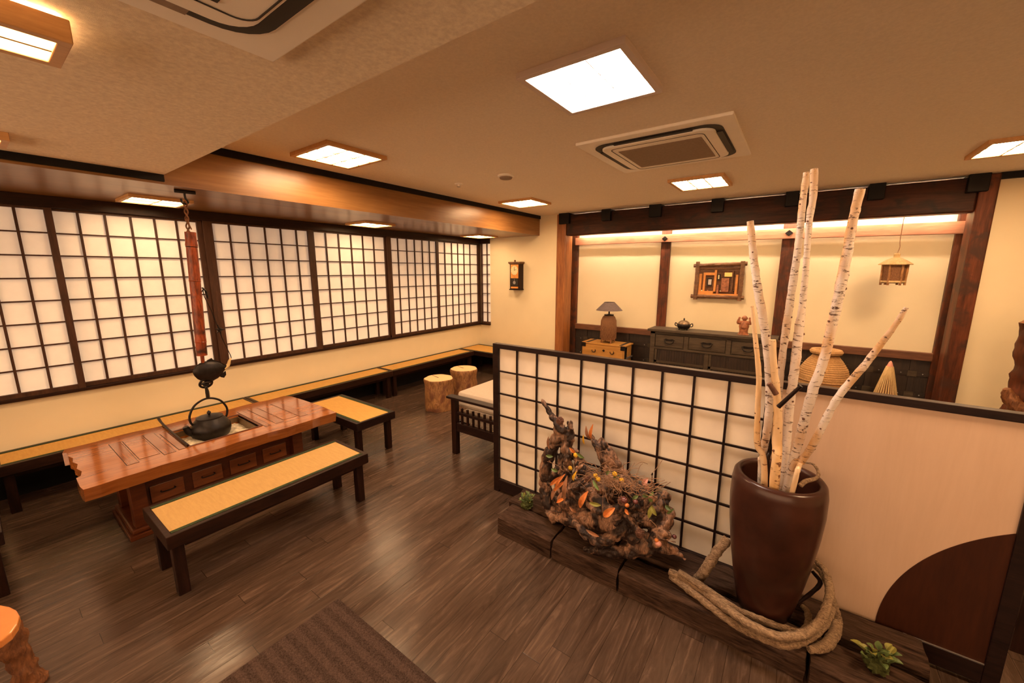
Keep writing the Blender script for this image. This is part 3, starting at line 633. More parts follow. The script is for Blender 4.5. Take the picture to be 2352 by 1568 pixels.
# low seat seen past the right end of the partition
t = thing('low_chair', (1.3, 3.0, 0), 'dark chair with reddish seat just past the right end of the partition', 'chair')
for X, Y in ((1.06,2.86),(1.06,3.30),(1.5,2.86),(1.5,3.30)): B(X, Y, 0, X+.05, Y+.05, .38).build('leg', 'darkz', t)
MB().box(1.05,2.87,.13,1.56,2.90,.17).box(1.07,2.87,.13,1.10,3.34,.17).build('stretcher', 'darkx', t)
B(1.04, 2.84, .38, 1.57, 3.37, .43).build('seat', 'redlam', t, bev=.01); B(1.04, 3.32, .43, 1.57, 3.37, .80).build('backrest', 'redlam', t, bev=.01)
# ------------------------------------------------------------------ sofa behind the partition
t = thing('sofa', (-2.2, 3.3, 0), 'dark wooden sofa with slatted arm and beige cushions behind the partition', 'sofa')
B(-2.86, 2.79, .60, -2.05, 2.88, .625).build('armrest', 'darkx', t, bev=.005)
for X in (-2.80, -2.14): B(X, 2.80, 0, X+.06, 2.86, .60).build('leg', 'darkz', t, bev=.003)
B(-2.80, 4.2, 0, -2.74, 4.26, .60).build('leg', 'darkz', t); B(-2.14, 4.2, 0, -2.08, 4.26, .60).build('leg', 'darkz', t)
mb = MB(); mb.box(-2.74,2.815,.44,-2.14,2.845,.47); mb.box(-2.74,2.81,.26,-2.14,2.85,.35); mb.box(-2.78,2.86,.26,-2.74,4.2,.35); mb.build('side_rail', 'darkx', t, bev=.003)
for k in range(8): B(-2.68+k*.075, 2.82, .35, -2.662+k*.075, 2.84, .515 if k % 9 else .515).build('slat', 'darkz', t)
B(-2.86, 4.17, .60, -2.05, 4.26, .625).build('armrest', 'darkx', t, bev=.005)
B(-2.74, 2.88, .33, -2.10, 4.16, .47).build('seat_cushion', 'cushion', t, bev=.035)
o = B(-2.84, 2.93, .47, -2.30, 4.10, .645).build('back_cushion', 'cushion', t, bev=.04)
# ------------------------------------------------------------------ sleepers
def sleeper(x0, y0, x1, y1, z, label, seed):
    mb = MB(); nx = max(4, int((x1-x0)/.035)); prof = []
    hw = (y1-y0)/2; cy = (y0+y1)/2
    sect = [(-hw,0),(-hw,z*.5),(-hw,z-.012),(-hw+.012,z),(-hw*.3,z+.001),(hw*.3,z),(hw-.012,z),(hw,z-.012),(hw,z*.5),(hw,0)]
    V = []
    for i in range(nx+1):
        x = x0+(x1-x0)*i/nx
        for dy, zz in sect:
            n_ = noise.noise(Vector((x*9+seed, dy*14, zz*14)))*.007+noise.noise(Vector((x*34+seed, dy*40, zz*40)))*.004
            V.append((x+(noise.noise(Vector((dy*20, zz*20, seed)))*.012 if i in (0, nx) else 0), cy+dy+n_*(1 if dy > 0 else -1), zz+(n_ if zz > 0 else 0)))
    s_ = len(sect)
    Fs = [(i*s_+k, i*s_+(k+1) % s_, (i+1)*s_+(k+1) % s_, (i+1)*s_+k) for i in range(nx) for k in range(s_)]
    Fs += [tuple(range(s_-1,-1,-1)), tuple(nx*s_+k for k in range(s_))]
    mb.add(V, Fs); single(mb, 'timber_sleeper', 'sleeper', label, 'timber', 'weathered sleepers at the foot of the partition', smooth=True)
sleeper(-1.612, 2.055, -1.168, 2.262, .138, 'front sleeper at the left end, under the small moss plant', 1)
sleeper(-1.150, 2.052, -.705, 2.262, .138, 'front sleeper under the lower roots of the driftwood', 2)
sleeper(-.692, 2.050, .205, 2.225, .138, 'long front sleeper under the vine coil and vase', 3)
sleeper(.222, 2.035, .80, 2.235, .130, 'front sleeper under the green moss clump at the lower right', 4)
sleeper(-1.665, 2.275, -.80, 2.487, .136, 'back sleeper under the driftwood, against the partition', 5)
sleeper(-.785, 2.275, .05, 2.487, .134, 'back sleeper between driftwood and vase', 6)
sleeper(.065, 2.300, .655, 2.487, .142, 'back sleeper with pale broken end at the right of the vase', 7)
# ------------------------------------------------------------------ vase
vx, vy, vz = .018, 2.262, .139
t = thing('floor_vase', (vx, vy, vz), 'tall brown lacquered vase holding the birch branches', 'vase')
R_ = [(.02,0),(.108,0),(.122,.012),(.136,.08),(.158,.20),(.180,.34),(.196,.48),(.204,.60),(.203,.70),(.196,.745),(.186,.758),(.168,.757),(.160,.742),(.165,.70),(.160,.5),(.13,.2),(.10,.03),(.02,.025)]
MB().lathe(R_, (vx,vy,vz), 64).build('body', 'vase', t, smooth='all')
# ------------------------------------------------------------------ branches
def stick(name, mat, pts, rad, label, grp, knots=(), extra=()):
    P = [atY(x, y, Y) for x, y, Y in pts]
    base_ = P[-1]; bot = Vector((vx+(base_.x-vx)*.25, vy+(base_.y-vy)*.25, vz+.05)); P.append(bot)
    t = thing(name, tuple(P[0]), label, 'branch', grp)
    rad = [r*.78 for r in rad]
    mb = MB(); mb.tube(P, rad+[rad[-1]], 14, 9, rough=.16, nf=9)
    mb.build('bark_stem', mat, t, smooth=True)
    C = catmull(P, 9)
    for u in knots:
        i = int(u*(len(C)-1)); c = C[i]; an = random.uniform(-2.6, .2); r = rad[min(int(u*len(rad)), len(rad)-1)]
        d = Vector((math.cos(an), -abs(math.sin(an)), .3))
        MB().tube([c+d*r*.5, c+d*r*1.15], [r*.5, r*.2], 10, rough=.3, nf=20).build('knot', 'cone', t, smooth=True)
    for a_, b_, r0, mt in extra:
        MB().tube([atY(*a_), atY(*b_)], [r0, r0*.8], 10, rough=.1).build('side_twig', mt, t, smooth=True)
    return t
G = 'birch branches standing in the vase'
stick('birch_branch', 'birch', [(1723,508,2.22),(1731,590,2.22),(1740,660,2.22),(1757,760,2.22),(1768,870,2.22),(1765,960,2.22),(1752,1050,2.24),(1748,1085,2.25)], [.019,.021,.023,.024,.024,.023,.021,.02], 'leftmost tall white birch branch in the vase', G, (.12,.25,.4,.55,.7))
stick('birch_branch', 'peeled', [(1727,702,2.14),(1735,780,2.14),(1743,860,2.14),(1740,950,2.15),(1740,1020,2.16),(1756,1088,2.17)], [.010,.013,.015,.016,.018,.018], 'short tan branch in front of the leftmost birch', G, (.2,.5,.66))
stick('birch_branch', 'peeled', [(1774,780,2.15),(1778,850,2.15),(1786,930,2.15),(1785,1010,2.15),(1780,1100,2.13)], [.018,.019,.022,.026,.026], 'short thick orange-tan branch with a dark twig across it', G, (.3,.55,.7), (((1788,934,2.12),(1840,886,2.10),.010,'darkx'),((1783,905,2.13),(1766,880,2.12),.012,'cone')))
stick('birch_branch', 'birch', [(1853,396,2.26),(1842,480,2.26),(1834,560,2.26),(1821,650,2.26),(1806,750,2.26),(1797,820,2.26),(1790,900,2.26),(1785,1000,2.26),(1790,1080,2.27)], [.017,.018,.019,.020,.021,.020,.017,.02,.02], 'very tall birch branch, left of the two that rise together', G, (.1,.28,.42,.6))
stick('birch_branch', 'birch', [(1870,388,2.30),(1868,450,2.30),(1858,510,2.30),(1852,600,2.30),(1843,700,2.30),(1835,760,2.28),(1825,850,2.25),(1814,930,2.24),(1808,1000,2.23),(1800,1085,2.22)], [.019,.019,.017,.016,.018,.026,.025,.024,.022,.02], 'tallest birch branch, right of the two that rise together', G, (.2,.47,.52,.7))
stick('birch_branch', 'birch', [(1976,434,2.20),(1958,510,2.20),(1944,590,2.20),(1929,665,2.20),(1912,740,2.20),(1893,820,2.19),(1866,900,2.18),(1846,970,2.18),(1828,1040,2.18),(1812,1090,2.19)], [.021,.021,.023,.025,.024,.024,.026,.025,.022,.02], 'thick spotted birch branch leaning right, third tallest', G, (.13,.3,.4,.55,.7))
stick('birch_branch', 'birch', [(2082,706,2.16),(2050,755,2.16),(2015,800,2.16),(1985,840,2.16),(1930,905,2.15),(1895,965,2.15),(1868,1020,2.15),(1840,1060,2.17),(1815,1092,2.18)], [.010,.013,.016,.018,.018,.019,.020,.02,.02], 'crooked birch branch leaning farthest right out of the vase', G, (.25,.4,.6,.7))
stick('birch_branch', 'peeled', [(1838,1062,2.16),(1832,1080,2.15),(1825,1108,2.12)], [.014,.014,.013], 'short cut stub of branch at the right inside the vase mouth', G)
stick('birch_branch', 'darkz', [(1766,880,2.30),(1764,960,2.28),(1768,1030,2.24),(1760,1090,2.2)], [.010,.011,.012,.012], 'dark thin stick behind the leftmost branches', G)
mb = MB(); mb.tube([atY(1845,1062,2.36), atY(1868,1066,2.34), atY(1880,1085,2.28), atY(1874,1098,2.2), atY(1850,1105,2.14), atY(1838,1115,2.12)], [.004,.006,.007,.008,.010,.010], 8, rough=.1)
single(mb, 'curved_twig', 'vine', 'thin curved twig bent over the right rim of the vase', 'twig', smooth=True)
# ------------------------------------------------------------------ vine coil round the vase
t = thing('vine_coil', (0, 2.1, .14), 'thick twisted vine coiled round the foot of the vase', 'vine')
def vine(pts, rad, nm='vine_strand', seg=14):
    P = [(atZ(p[0], p[1], p[3]) if p[2] == 'z' else atY(p[0], p[1], p[3])) for p in pts]
    MB().tube(P, rad, 18, 12, rough=.24, nf=12).build(nm, 'vine', t, smooth=True)
vine([(1537,1312,'z',.20),(1575,1330,'z',.20),(1625,1362,'z',.205),(1680,1405,'z',.215),(1735,1440,'z',.22),(1800,1462,'z',.22),(1858,1450,'z',.24),(1893,1410,'z',.30),(1906,1360,'y',2.27),(1896,1315,'y',2.36),(1874,1285,'y',2.43)], [.018,.022,.022,.021,.020,.019,.022,.020,.019,.016,.013])
vine([(1540,1322,'z',.175),(1590,1358,'z',.17),(1640,1398,'z',.165),(1690,1435,'z',.16),(1745,1462,'z',.165),(1800,1480,'z',.175),(1850,1466,'z',.20),(1895,1430,'z',.23),(1912,1395,'z',.27)], [.018,.022,.020,.018,.017,.020,.022,.020,.016])
vine([(1560,1312,'z',.23),(1610,1345,'z',.225),(1668,1385,'z',.21),(1700,1402,'z',.20),(1755,1425,'z',.185),(1810,1445,'z',.175),(1842,1450,'z',.175),(1856,1432,'z',.18),(1855,1405,'z',.19),(1843,1392,'z',.19)], [.015,.018,.019,.014,.016,.016,.017,.016,.015,.012])
vine([(1602,1332,'z',.165),(1622,1305,'y',2.22),(1645,1270,'y',2.25),(1672,1236,'y',2.30)], [.026,.027,.025,.023])
vine([(1858,1492,'z',.155),(1890,1485,'z',.16),(1915,1460,'z',.17),(1921,1420,'z',.20),(1910,1370,'y',2.30),(1890,1320,'y',2.40),(1866,1296,'y',2.44)], [.016,.024,.024,.022,.015,.013,.012])
vine([(1600,1330,'z',.18),(1612,1340,'z',.16),(1612,1350,'z',.15)], [.020,.015,.010], 'vine_knot')
MB().tube([atY(1832,1386,2.30), atY(1862,1362,2.33), atY(1884,1338,2.36), atY(1866,1312,2.40)], [.008,.010,.012,.008], 8, rough=.2).build('dark_twig', 'darkx', t, smooth=True)
# ------------------------------------------------------------------ moss plants
def mossball(c, r, label, nleaf, mats, ln=.04):
    t = thing('moss_ball_plant', tuple(c), label, 'plant', 'small moss plants on the sleepers')
    MB().ball((c[0], c[1], c[2]+r*.8), r, 20, 14, (1,1,.85), .5, 12).build('moss_ball', 'moss', t, smooth=True)
    st = MB()
    for k in range(nleaf):
        an = random.uniform(0, 2*PI); el = random.uniform(.3, 1.3); d = Vector((math.cos(an)*math.cos(el), math.sin(an)*math.cos(el), math.sin(el)))
        p = Vector((c[0], c[1], c[2]+r*1.1)); q = p+d*random.uniform(r*.6, r*1.7); st.tube([p, q], .0015, 5)
        MB().leaf(q, d+Vector((random.uniform(-.6,.6), random.uniform(-.6,.6), random.uniform(-.3,.3))), (0,0,1), ln*random.uniform(.6,1.1), ln*.55).build('leaf', random.choice(mats), t)
    st.build('stems', 'leafg', t)
mossball(atZ(1210,1166,.138), .042, 'small leafy moss ball at the left end of the sleepers', 34, ['leafg','leafy','leafg'], .028)
mossball(atZ(2008,1536,.130), .045, 'green moss clump with thin blades at the lower right sleeper', 22, ['leafy','leafg'], .05)
# ------------------------------------------------------------------ driftwood arrangement
t = thing('driftwood_arrangement', (-1.1, 2.25, .14), 'large gnarled driftwood decorated with dried leaves, flowers and berries', 'driftwood')
mb = MB()
def dw(pts, rad, **k): mb.tube([atY(*p) for p in pts], rad, 14, 7, rough=.17, nf=6, **k)
dw([(1282,1195,2.24),(1262,1160,2.26),(1252,1110,2.28),(1256,1062,2.28),(1272,1022,2.27),(1285,985,2.27),(1268,955,2.27),(1252,930,2.27),(1243,914,2.27)], [.05,.05,.045,.045,.045,.04,.024,.014,.004])
dw([(1300,1180,2.22),(1296,1100,2.26),(1300,1040,2.27),(1308,1000,2.27),(1312,968,2.27)], [.06,.06,.045,.035,.008])
dw([(1285,985,2.27),(1300,1000,2.27),(1296,1030,2.28)], [.03,.035,.03]); dw([(1297,1005,2.27),(1293,985,2.27)], [.02,.006]); dw([(1303,1005,2.27),(1304,968,2.27)], [.018,.004])
dw([(1385,1150,2.30),(1330,1060,2.30),(1322,1030,2.29)], [.06,.035,.02])
dw([(1470,1135,2.38),(1430,1090,2.38),(1402,1050,2.37),(1385,1020,2.36),(1378,1004,2.36)], [.04,.045,.042,.034,.012])
dw([(1400,1080,2.36),(1376,1030,2.35),(1362,1010,2.34),(1352,988,2.34)], [.045,.036,.022,.006])
dw([(1290,1150,2.22),(1340,1130,2.25),(1400,1130,2.28),(1460,1145,2.28),(1500,1170,2.26)], [.08,.10,.11,.10,.07])
dw([(1300,1190,2.20),(1350,1190,2.20),(1400,1195,2.20),(1440,1215,2.17),(1470,1240,2.16)], [.05,.07,.075,.07,.05])
dw([(1290,1193,2.12),(1318,1200,2.10),(1345,1226,2.09),(1372,1240,2.09),(1402,1236,2.10),(1432,1208,2.13),(1440,1180,2.16)], [.008,.020,.032,.036,.036,.036,.03])
dw([(1250,1175,2.20),(1268,1185,2.18),(1290,1195,2.15),(1310,1200,2.12)], [.008,.018,.022,.02])
dw([(1340,1262,2.10),(1400,1266,2.12),(1450,1262,2.14),(1500,1240,2.18),(1530,1215,2.22)], [.020,.035,.045,.055,.05])
dw([(1450,1200,2.20),(1490,1180,2.24),(1520,1150,2.30),(1532,1130,2.33)], [.06,.06,.05,.025])
dw([(1500,1225,2.22),(1530,1190,2.28),(1545,1165,2.32)], [.055,.05,.02]); dw([(1480,1262,2.14),(1515,1258,2.18),(1545,1262,2.22),(1575,1285,2.24)], [.04,.035,.025,.006])
dw([(1420,1160,2.16),(1446,1190,2.12),(1462,1215,2.11),(1490,1232,2.12)], [.02,.022,.026,.02]); dw([(1350,1120,2.18),(1372,1150,2.12),(1400,1170,2.10)], [.03,.035,.03])
dw([(1262,1110,2.24),(1275,1085,2.22),(1300,1060,2.22),(1312,1030,2.24)], [.02,.026,.022,.015])
dw([(1350,1160,2.12),(1380,1172,2.09),(1420,1168,2.10),(1440,1150,2.14)], [.02,.03,.03,.02])
random.seed(21)
for k in range(46):
    px = random.uniform(1262, 1500); py = 1080+.45*(px-1262)*.6+random.uniform(-6, 95); Y = random.uniform(2.10, 2.22); an = random.gauss(-.9, 1.0); ln = random.uniform(22, 60)
    dw([(px,py,Y),(px+math.cos(an)*ln*.5+random.uniform(-6,6),py+math.sin(an)*ln*.4,Y-.02),(px+math.cos(an)*ln,py+math.sin(an)*ln,Y-.03+random.uniform(-.02,.02))], [random.uniform(.014,.026), .013, .004], flat=.5)
for q in ((1300,1000,1296,972),(1308,1005,1311,962),(1293,1010,1289,990),(1316,1012,1316,984)): dw([(q[0],q[1],2.25),((q[0]+q[2])/2+1,(q[1]+q[3])/2,2.25),(q[2],q[3],2.25)], [.012,.009,.003])
body = mb.build('driftwood', 'drift', t, smooth=True)
rm = body.modifiers.new('remesh', 'REMESH'); rm.mode = 'VOXEL'; rm.voxel_size = .0055; rm.use_smooth_shade = True
tx = bpy.data.textures.new('gnarl', 'MUSGRAVE'); tx.noise_scale = .055; tx.musgrave_type = 'RIDGED_MULTIFRACTAL'
dm = body.modifiers.new('gnarl', 'DISPLACE'); dm.texture = tx; dm.strength = -.011; dm.mid_level = .5; dm.texture_coords = 'LOCAL'
def addleaf(px, py, Y, dpx, dpy, wd, mat, nm='dried_leaf'):
    p = atY(px, py, Y); q = atY(px+dpx, py+dpy, Y-.02); d = q-p
    MB().leaf(p, d, (0,-1,.35), d.length, wd, random.uniform(.1,.35)).build(nm, mat, t)
for a_ in [(1296,1092,2.10,-32,22,.026,'leafo'),(1300,1104,2.09,-28,24,.024,'leafo'),(1298,1088,2.09,-22,34,.02,'leafo'),(1303,1092,2.08,-6,60,.03,'leafr'),(1350,1128,2.06,-18,38,.036,'leafo'),(1412,1166,2.02,-26,20,.04,'leafo'),
           (1380,1160,2.04,-26,-6,.024,'leafy'),(1362,1102,2.1,14,24,.022,'leafg'),(1342,1052,2.14,-18,-12,.020,'leafg'),(1282,1082,2.12,-16,-6,.022,'leafg'),(1270,1048,2.16,-16,-2,.022,'leafg'),
           (1358,1008,2.28,4,-34,.022,'leafo'),(1354,1008,2.29,-8,-30,.022,'leafr'),(1342,1020,2.25,-2,-22,.014,'yellow'),(1318,1104,2.08,6,-22,.018,'yellow'),(1322,1040,2.18,-14,-12,.02,'leafo'),
           (1500,1128,2.12,-6,28,.026,'leafg'),(1498,1160,2.11,-8,30,.024,'leafy'),(1496,1160,2.1,12,24,.024,'leafy'),(1476,1136,2.13,16,6,.03,'leafg'),(1466,1138,2.12,-14,8,.02,'leafg'),(1410,1100,2.18,14,-8,.024,'leafg'),
           (1392,1088,2.18,10,-6,.02,'leafg'),(1528,1160,2.2,14,12,.024,'leafg'),(1532,1180,2.2,16,-12,.014,'leafg'),(1300,1142,2.1,-22,12,.02,'leafo'),(1275,1118,2.15,-8,30,.022,'leafr'),(1290,1130,2.13,-6,30,.03,'leafr'),
           (1488,1098,2.22,-12,16,.03,'pink'),(1484,1112,2.22,6,14,.026,'pink'),(1436,1168,2.08,8,14,.02,'leafo'),(1376,1232,2.05,-30,-16,.022,'leafr'),(1324,1176,2.08,-16,-12,.02,'leafr'),(1262,1028,2.2,-2,-26,.018,'leafr'),(1258,1010,2.2,4,22,.016,'leafr')]:
    addleaf(*a_)
def pinecone(px, py, Y, r, mat='cone', nm='pine_cone'):
    c = atY(px, py, Y); m_ = MB(); m_.ball(c, r*.75, 12, 8)
    for i in range(4):
        for k in range(9):
            an = 2*PI*(k+i*.5)/9; el = -.9+i*.6; d = Vector((math.cos(an)*math.cos(el), math.sin(el)*1.0, math.sin(an)*math.cos(el))); m_.ball(c+d*r*.75, r*.30, 6, 4)
    m_.build(nm, mat, t, smooth=True)
pinecone(1286,966,2.21,.028); pinecone(1430,1150,2.08,.03); pinecone(1470,1225,2.05,.026); pinecone(1350,1100,2.12,.02)
for px, py, Y, r, mt in [(1434,1148,2.03,.020,'berry'),(1549,1232,2.24,.014,'berry'),(1460,1152,2.05,.015,'berry'),(1512,1248,2.08,.018,'pink'),(1440,1160,2.02,.013,'leafo'),(1508,1240,2.08,.012,'leafo')]:
    MB().ball(atY(px, py, Y), r, 14, 10, (1,1,.85)).build('berry' if mt == 'berry' else 'dried_bud', mt, t, smooth=True)
for px, py, Y in [(1412,1088,2.14),(1428,1103,2.13),(1374,1100,2.12),(1368,1092,2.13),(1310,1075,2.13),(1322,1045,2.16)]:
    c = atY(px, py, Y); m_ = MB()
    for k in range(7): an = 2*PI*k/7; m_.ball(c+Vector((math.cos(an)*.009, 0, math.sin(an)*.009)), .007, 7, 5)
    m_.ball(c+Vector((0,-.004,0)), .008, 8, 6); m_.build('dried_flower', 'yellow', t, smooth=True)
m_ = MB()
for k in range(190):
    px = random.gauss(1412, 48); py = 1104+.22*(px-1412)+random.gauss(0, 18); Y = random.uniform(2.07, 2.24); an = random.gauss(.25, .7); ln = random.uniform(14, 46)
    a = atY(px, py, Y); b_ = atY(px+math.cos(an)*ln, py+math.sin(an)*ln, Y+random.uniform(-.04,.04)); c = (a+b_)/2+Vector((0,0,random.uniform(-.01,.025)))
    m_.tube([a, c, b_], .0016, 5, 3)
for k in range(9):
    c = atY(1415+random.uniform(-40,50), 1118+random.uniform(-14,14), 2.10); r = random.uniform(.02,.04)
    m_.tube([c+Vector((r*math.cos(q*.5+k), -.01*k*.1, r*.7*math.sin(q*.5+k))) for q in range(9)], .0018, 5, 2)
m_.build('twig_nest', 'twig', t, kind='stuff')
MB().tube([atY(1495,1195,2.12), atY(1508,1210,2.1), atY(1509,1236,2.08)], .002, 5).build('stem', 'twig', t)
# ------------------------------------------------------------------ door mat
mb = MB(); mb.prism(rrect(-2.005, -1.2, -.15, 1.037, .012, 3), 'z', .001, .010)
single(mb, 'door_mat', 'mat', 'dark brown striped mat on the plank floor at the bottom', 'mat')
# ------------------------------------------------------------------ stool at lower left
t = thing('burl_stool', (-2.75, -.3, 0), 'orange varnished stool with gnarled burl leg at the lower left', 'stool')
sp = [atZ(0,1388,.42), atZ(22,1392,.42), atZ(38,1400,.42), atZ(45,1412,.42), atZ(40,1432,.42), atZ(26,1452,.42), atZ(0,1472,.42)]
sp2 = [(p.x, p.y) for p in sp]; sp2 += [(-2.62,-.45),(-2.95,-.5),(-3.05,-.25)]
MB().prism(sp2, 'z', .385, .42).build('seat', 'seat', t, bev=.006)
lp = [atY(30,1440,-.085), atY(50,1475,-.08), atY(52,1520,-.075), atY(68,1552,-.07)]
lb_ = atZ(72,1556,.03)
MB().tube([Vector((lb_.x-.02, lb_.y-.06, .386)), Vector((lb_.x-.0, lb_.y-.035, .30)), Vector((lb_.x-.0, lb_.y-.02, .16)), Vector((lb_.x+.005, lb_.y-.01, .06)), Vector((lb_.x+.0, lb_.y+.0, .0))], [.045,.048,.040,.042,.050], 20, 8, rough=.35, nf=7).build('leg', 'burl', t, smooth=True)
tp = atZ(112,1546,.012)
MB().tube([Vector((lb_.x, lb_.y, .03)), (Vector((lb_.x, lb_.y, .02))+tp)/2, tp], [.036,.028,.012], 14, rough=.25).build('leg', 'burl', t, smooth=True)
for X, Y in ((-2.95,-.42),(-2.66,-.42)): MB().tube([(X,Y,.386),(X-.01,Y-.01,.2),(X,Y,.0)], [.04,.035,.04], 14, rough=.3).build('leg', 'burl', t, smooth=True)
# ------------------------------------------------------------------ wall clock
t = thing('wall_clock', (-4.3, 6.2, 1.82), 'small wooden pendulum clock on the cream back wall', 'clock')
cx0, cx1, cz0, cz1, cyf, cyb = -4.425, -4.205, 1.57, 2.04, 6.06, 6.2
B(cx0, cyf+.012, cz0, cx1, cyb, cz1).build('case', 'darkz', t, bev=.004)
mb = MB().box(cx0-.025, cyf-.012, cz1, cx1+.025, cyb, cz1+.03).box(cx0-.012, cyf, cz1-.015, cx1+.012, cyb, cz1); mb.ball((-4.315, cyf+.02, cz1+.048), .018, 10, 8); mb.build('cornice', 'bark', t, bev=.003)
B(cx0-.01, cyf, cz0-.02, cx1+.01, cyb, cz0).build('base', 'darkz', t, bev=.003)
B(cx0+.025, cyf+.004, cz1-.27, cx1-.025, cyf+.013, cz1-.02).build('dial_panel', 'orange_wood', t)
d_ = MB().prism([(-4.315+.078*math.cos(2*PI*k/32), cz1-.125+.085*math.sin(2*PI*k/32)) for k in range(32)], 'y', cyf-.002, cyf+.005).build('dial', 'clockface', t)
mb = MB().box(-4.317, cyf-.006, cz1-.128, -4.313, cyf-.002, cz1-.065); mb.prism([(-4.318,cz1-.128),(-4.27,cz1-.112),(-4.27,cz1-.108),(-4.318,cz1-.120)], 'y', cyf-.006, cyf-.002)
for k in range(12): a_ = 2*PI*k/12; mb.ball((-4.315+.066*math.cos(a_), cyf-.002, cz1-.125+.072*math.sin(a_)), .004, 6, 4)
mb.build('hands_and_marks', 'iron', d_)
B(cx0+.03, cyf+.006, cz0+.06, cx1-.03, cyf+.013, cz1-.275).build('pendulum_window', 'slot', t)
mb = MB().box(-4.318, cyf, cz0+.12, -4.312, cyf+.005, cz1-.28); mb.prism([(-4.315+.03*math.cos(2*PI*k/20), cz0+.12+.03*math.sin(2*PI*k/20)) for k in range(20)], 'y', cyf-.003, cyf+.004); mb.build('pendulum', 'nail', t)
B(cx0+.03, cyf+.002, cz0+.012, cx1-.03, cyf+.013, cz0+.045).build('lower_inlay', 'orange_wood', t)
# ------------------------------------------------------------------ sideboard
t = thing('sideboard', (-1, 6.36, 0), 'long grey-brown wooden sideboard against the alcove wall', 'sideboard')
fy = 6.20
B(-1.845, fy-.03, .985, -.15, 6.555, 1.02).build('top', 'cab', t, bev=.004)
B(-1.80, fy+.02, 0, -.20, 6.545, .985).build('body', 'cab', t)
mb = MB()
for X in (-1.80, -.27): mb.box(X, fy-.002, 0, X+.07, fy+.02, .985)
for X in (-1.275, -.715): mb.box(X-.03, fy-.002, .72, X+.03, fy+.02, .96)
mb.box(-1.80, fy-.002, .945, -.20, fy+.02, .985); mb.box(-1.80, fy-.004, .715, -.20, fy+.02, .745); mb.box(-1.015, fy-.002, 0, -.955, fy+.02, .72); mb.box(-1.8, fy-.002, 0, -.2, fy+.02, .1); mb.build('face_frame', 'cab', t, bev=.003)
for a_, b_ in ((-1.72,-1.315),(-1.235,-.755),(-.675,-.28)):
    d_ = B(a_, fy+.004, .755, b_, fy+.022, .935).build('drawer', 'cab', t, bev=.003); cxm = (a_+b_)/2
    mb = MB().tube([(cxm-.065,fy+.002,.865),(cxm-.05,fy-.015,.825),(cxm,fy-.02,.81),(cxm+.05,fy-.015,.825),(cxm+.065,fy+.002,.865)], .007, 8)
    mb.prism([(cxm-.085,.865),(cxm-.05,.885),(cxm,.875),(cxm+.05,.885),(cxm+.085,.865),(cxm+.04,.85),(cxm-.04,.85)], 'y', fy, fy+.005); mb.build('drawer_pull', 'iron', d_)
for a_, b_ in ((-1.72,-1.02),(-.95,-.275)):
    d_ = B(a_, fy+.014, .11, b_, fy+.03, .71).build('sliding_door', 'cabd', t)
    mb = MB(); k = a_+.02
    while k < b_-.02: mb.box(k, fy+.006, .12, k+.012, fy+.015, .70); k += .036
    mb.build('door_slats', 'cabd', d_); B(a_, fy+.0, .50, b_, fy+.012, .535).build('door_rail', 'cab', d_); B(a_, fy, .11, a_+.03, fy+.016, .71).build('door_stile', 'cab', d_)
# incense burner
c = (-1.36, 6.36, 1.02)
t = thing('incense_burner', c, 'small black footed incense burner on the sideboard', 'incense burner')
MB().lathe([(.02,.012),(.07,.018),(.095,.045),(.098,.075),(.09,.09),(.02,.092)], c, 28).build('bowl', 'iron', t, smooth=True)
MB().lathe([(.085,.092),(.075,.115),(.045,.138),(.012,.145)], c, 28).build('lid', 'copper', t, smooth=True)
MB().lathe([(.006,.143),(.012,.155),(.010,.17),(.002,.182)], c, 12).build('knob', 'iron', t, smooth=True)
for s_ in (-1, 1):
    MB().tube([(c[0]+s_*.09,c[1],c[2]+.085),(c[0]+s_*.12,c[1],c[2]+.10),(c[0]+s_*.125,c[1],c[2]+.065),(c[0]+s_*.10,c[1],c[2]+.05)], .007, 8).build('handle', 'iron', t, smooth=True)
for k in range(3): a_ = 2*PI*k/3-.5; MB().tube([(c[0]+.06*math.cos(a_),c[1]+.06*math.sin(a_),c[2]+.02),(c[0]+.07*math.cos(a_),c[1]+.07*math.sin(a_),c[2])], [.01,.008], 8).build('foot', 'iron', t, smooth=True)
# carved figure
c = Vector((-.565, 6.34, 1.02))
t = thing('carved_figurine', tuple(c), 'small carved wooden figurine with raised arms on the sideboard', 'figurine')
mb = MB(); mb.lathe([(.05,0),(.055,.02),(.048,.05),(.052,.09),(.058,.12),(.052,.155),(.042,.185),(.022,.20),(.02,.21)], c, 20, sx=1.1, sy=.8)
mb.ball(c+Vector((0,-.028,.11)), .036, 14, 10, (1,.7,.9)); mb.ball(c+Vector((0,-.005,.235)), .034, 16, 12, (1,.9,1.05)); mb.ball(c+Vector((0,-.038,.232)), .007, 8, 6)
for s_ in (-1, 1):
    mb.ball(c+Vector((s_*.034,0,.232)), .009, 8, 6, (.6,.6,1.6)); mb.tube([c+Vector((s_*.035,0,.18)), c+Vector((s_*.072,-.01,.165)), c+Vector((s_*.072,-.02,.20)), c+Vector((s_*.062,-.02,.232))], [.022,.021,.017,.012], 10)
    mb.ball(c+Vector((s_*.062,-.02,.238)), .014, 8, 6); mb.ball(c+Vector((s_*.025,-.02,.008)), .02, 10, 6, (1,1.5,.6))
mb.build('figure', 'statue', t, smooth=True)
mb = MB(); mb.ball(c+Vector((-.013,-.033,.242)), .004, 6, 5); mb.ball(c+Vector((.013,-.033,.242)), .004, 6, 5); mb.tube([c+Vector((-.014,-.032,.222)), c+Vector((0,-.035,.217)), c+Vector((.014,-.032,.222))], .0025, 6); mb.build('eyes_and_mouth', 'cone', t)
B(c.x-.07, c.y-.05, 1.02, c.x+.07, c.y+.05, 1.03).build('base', 'statue', t, bev=.003)
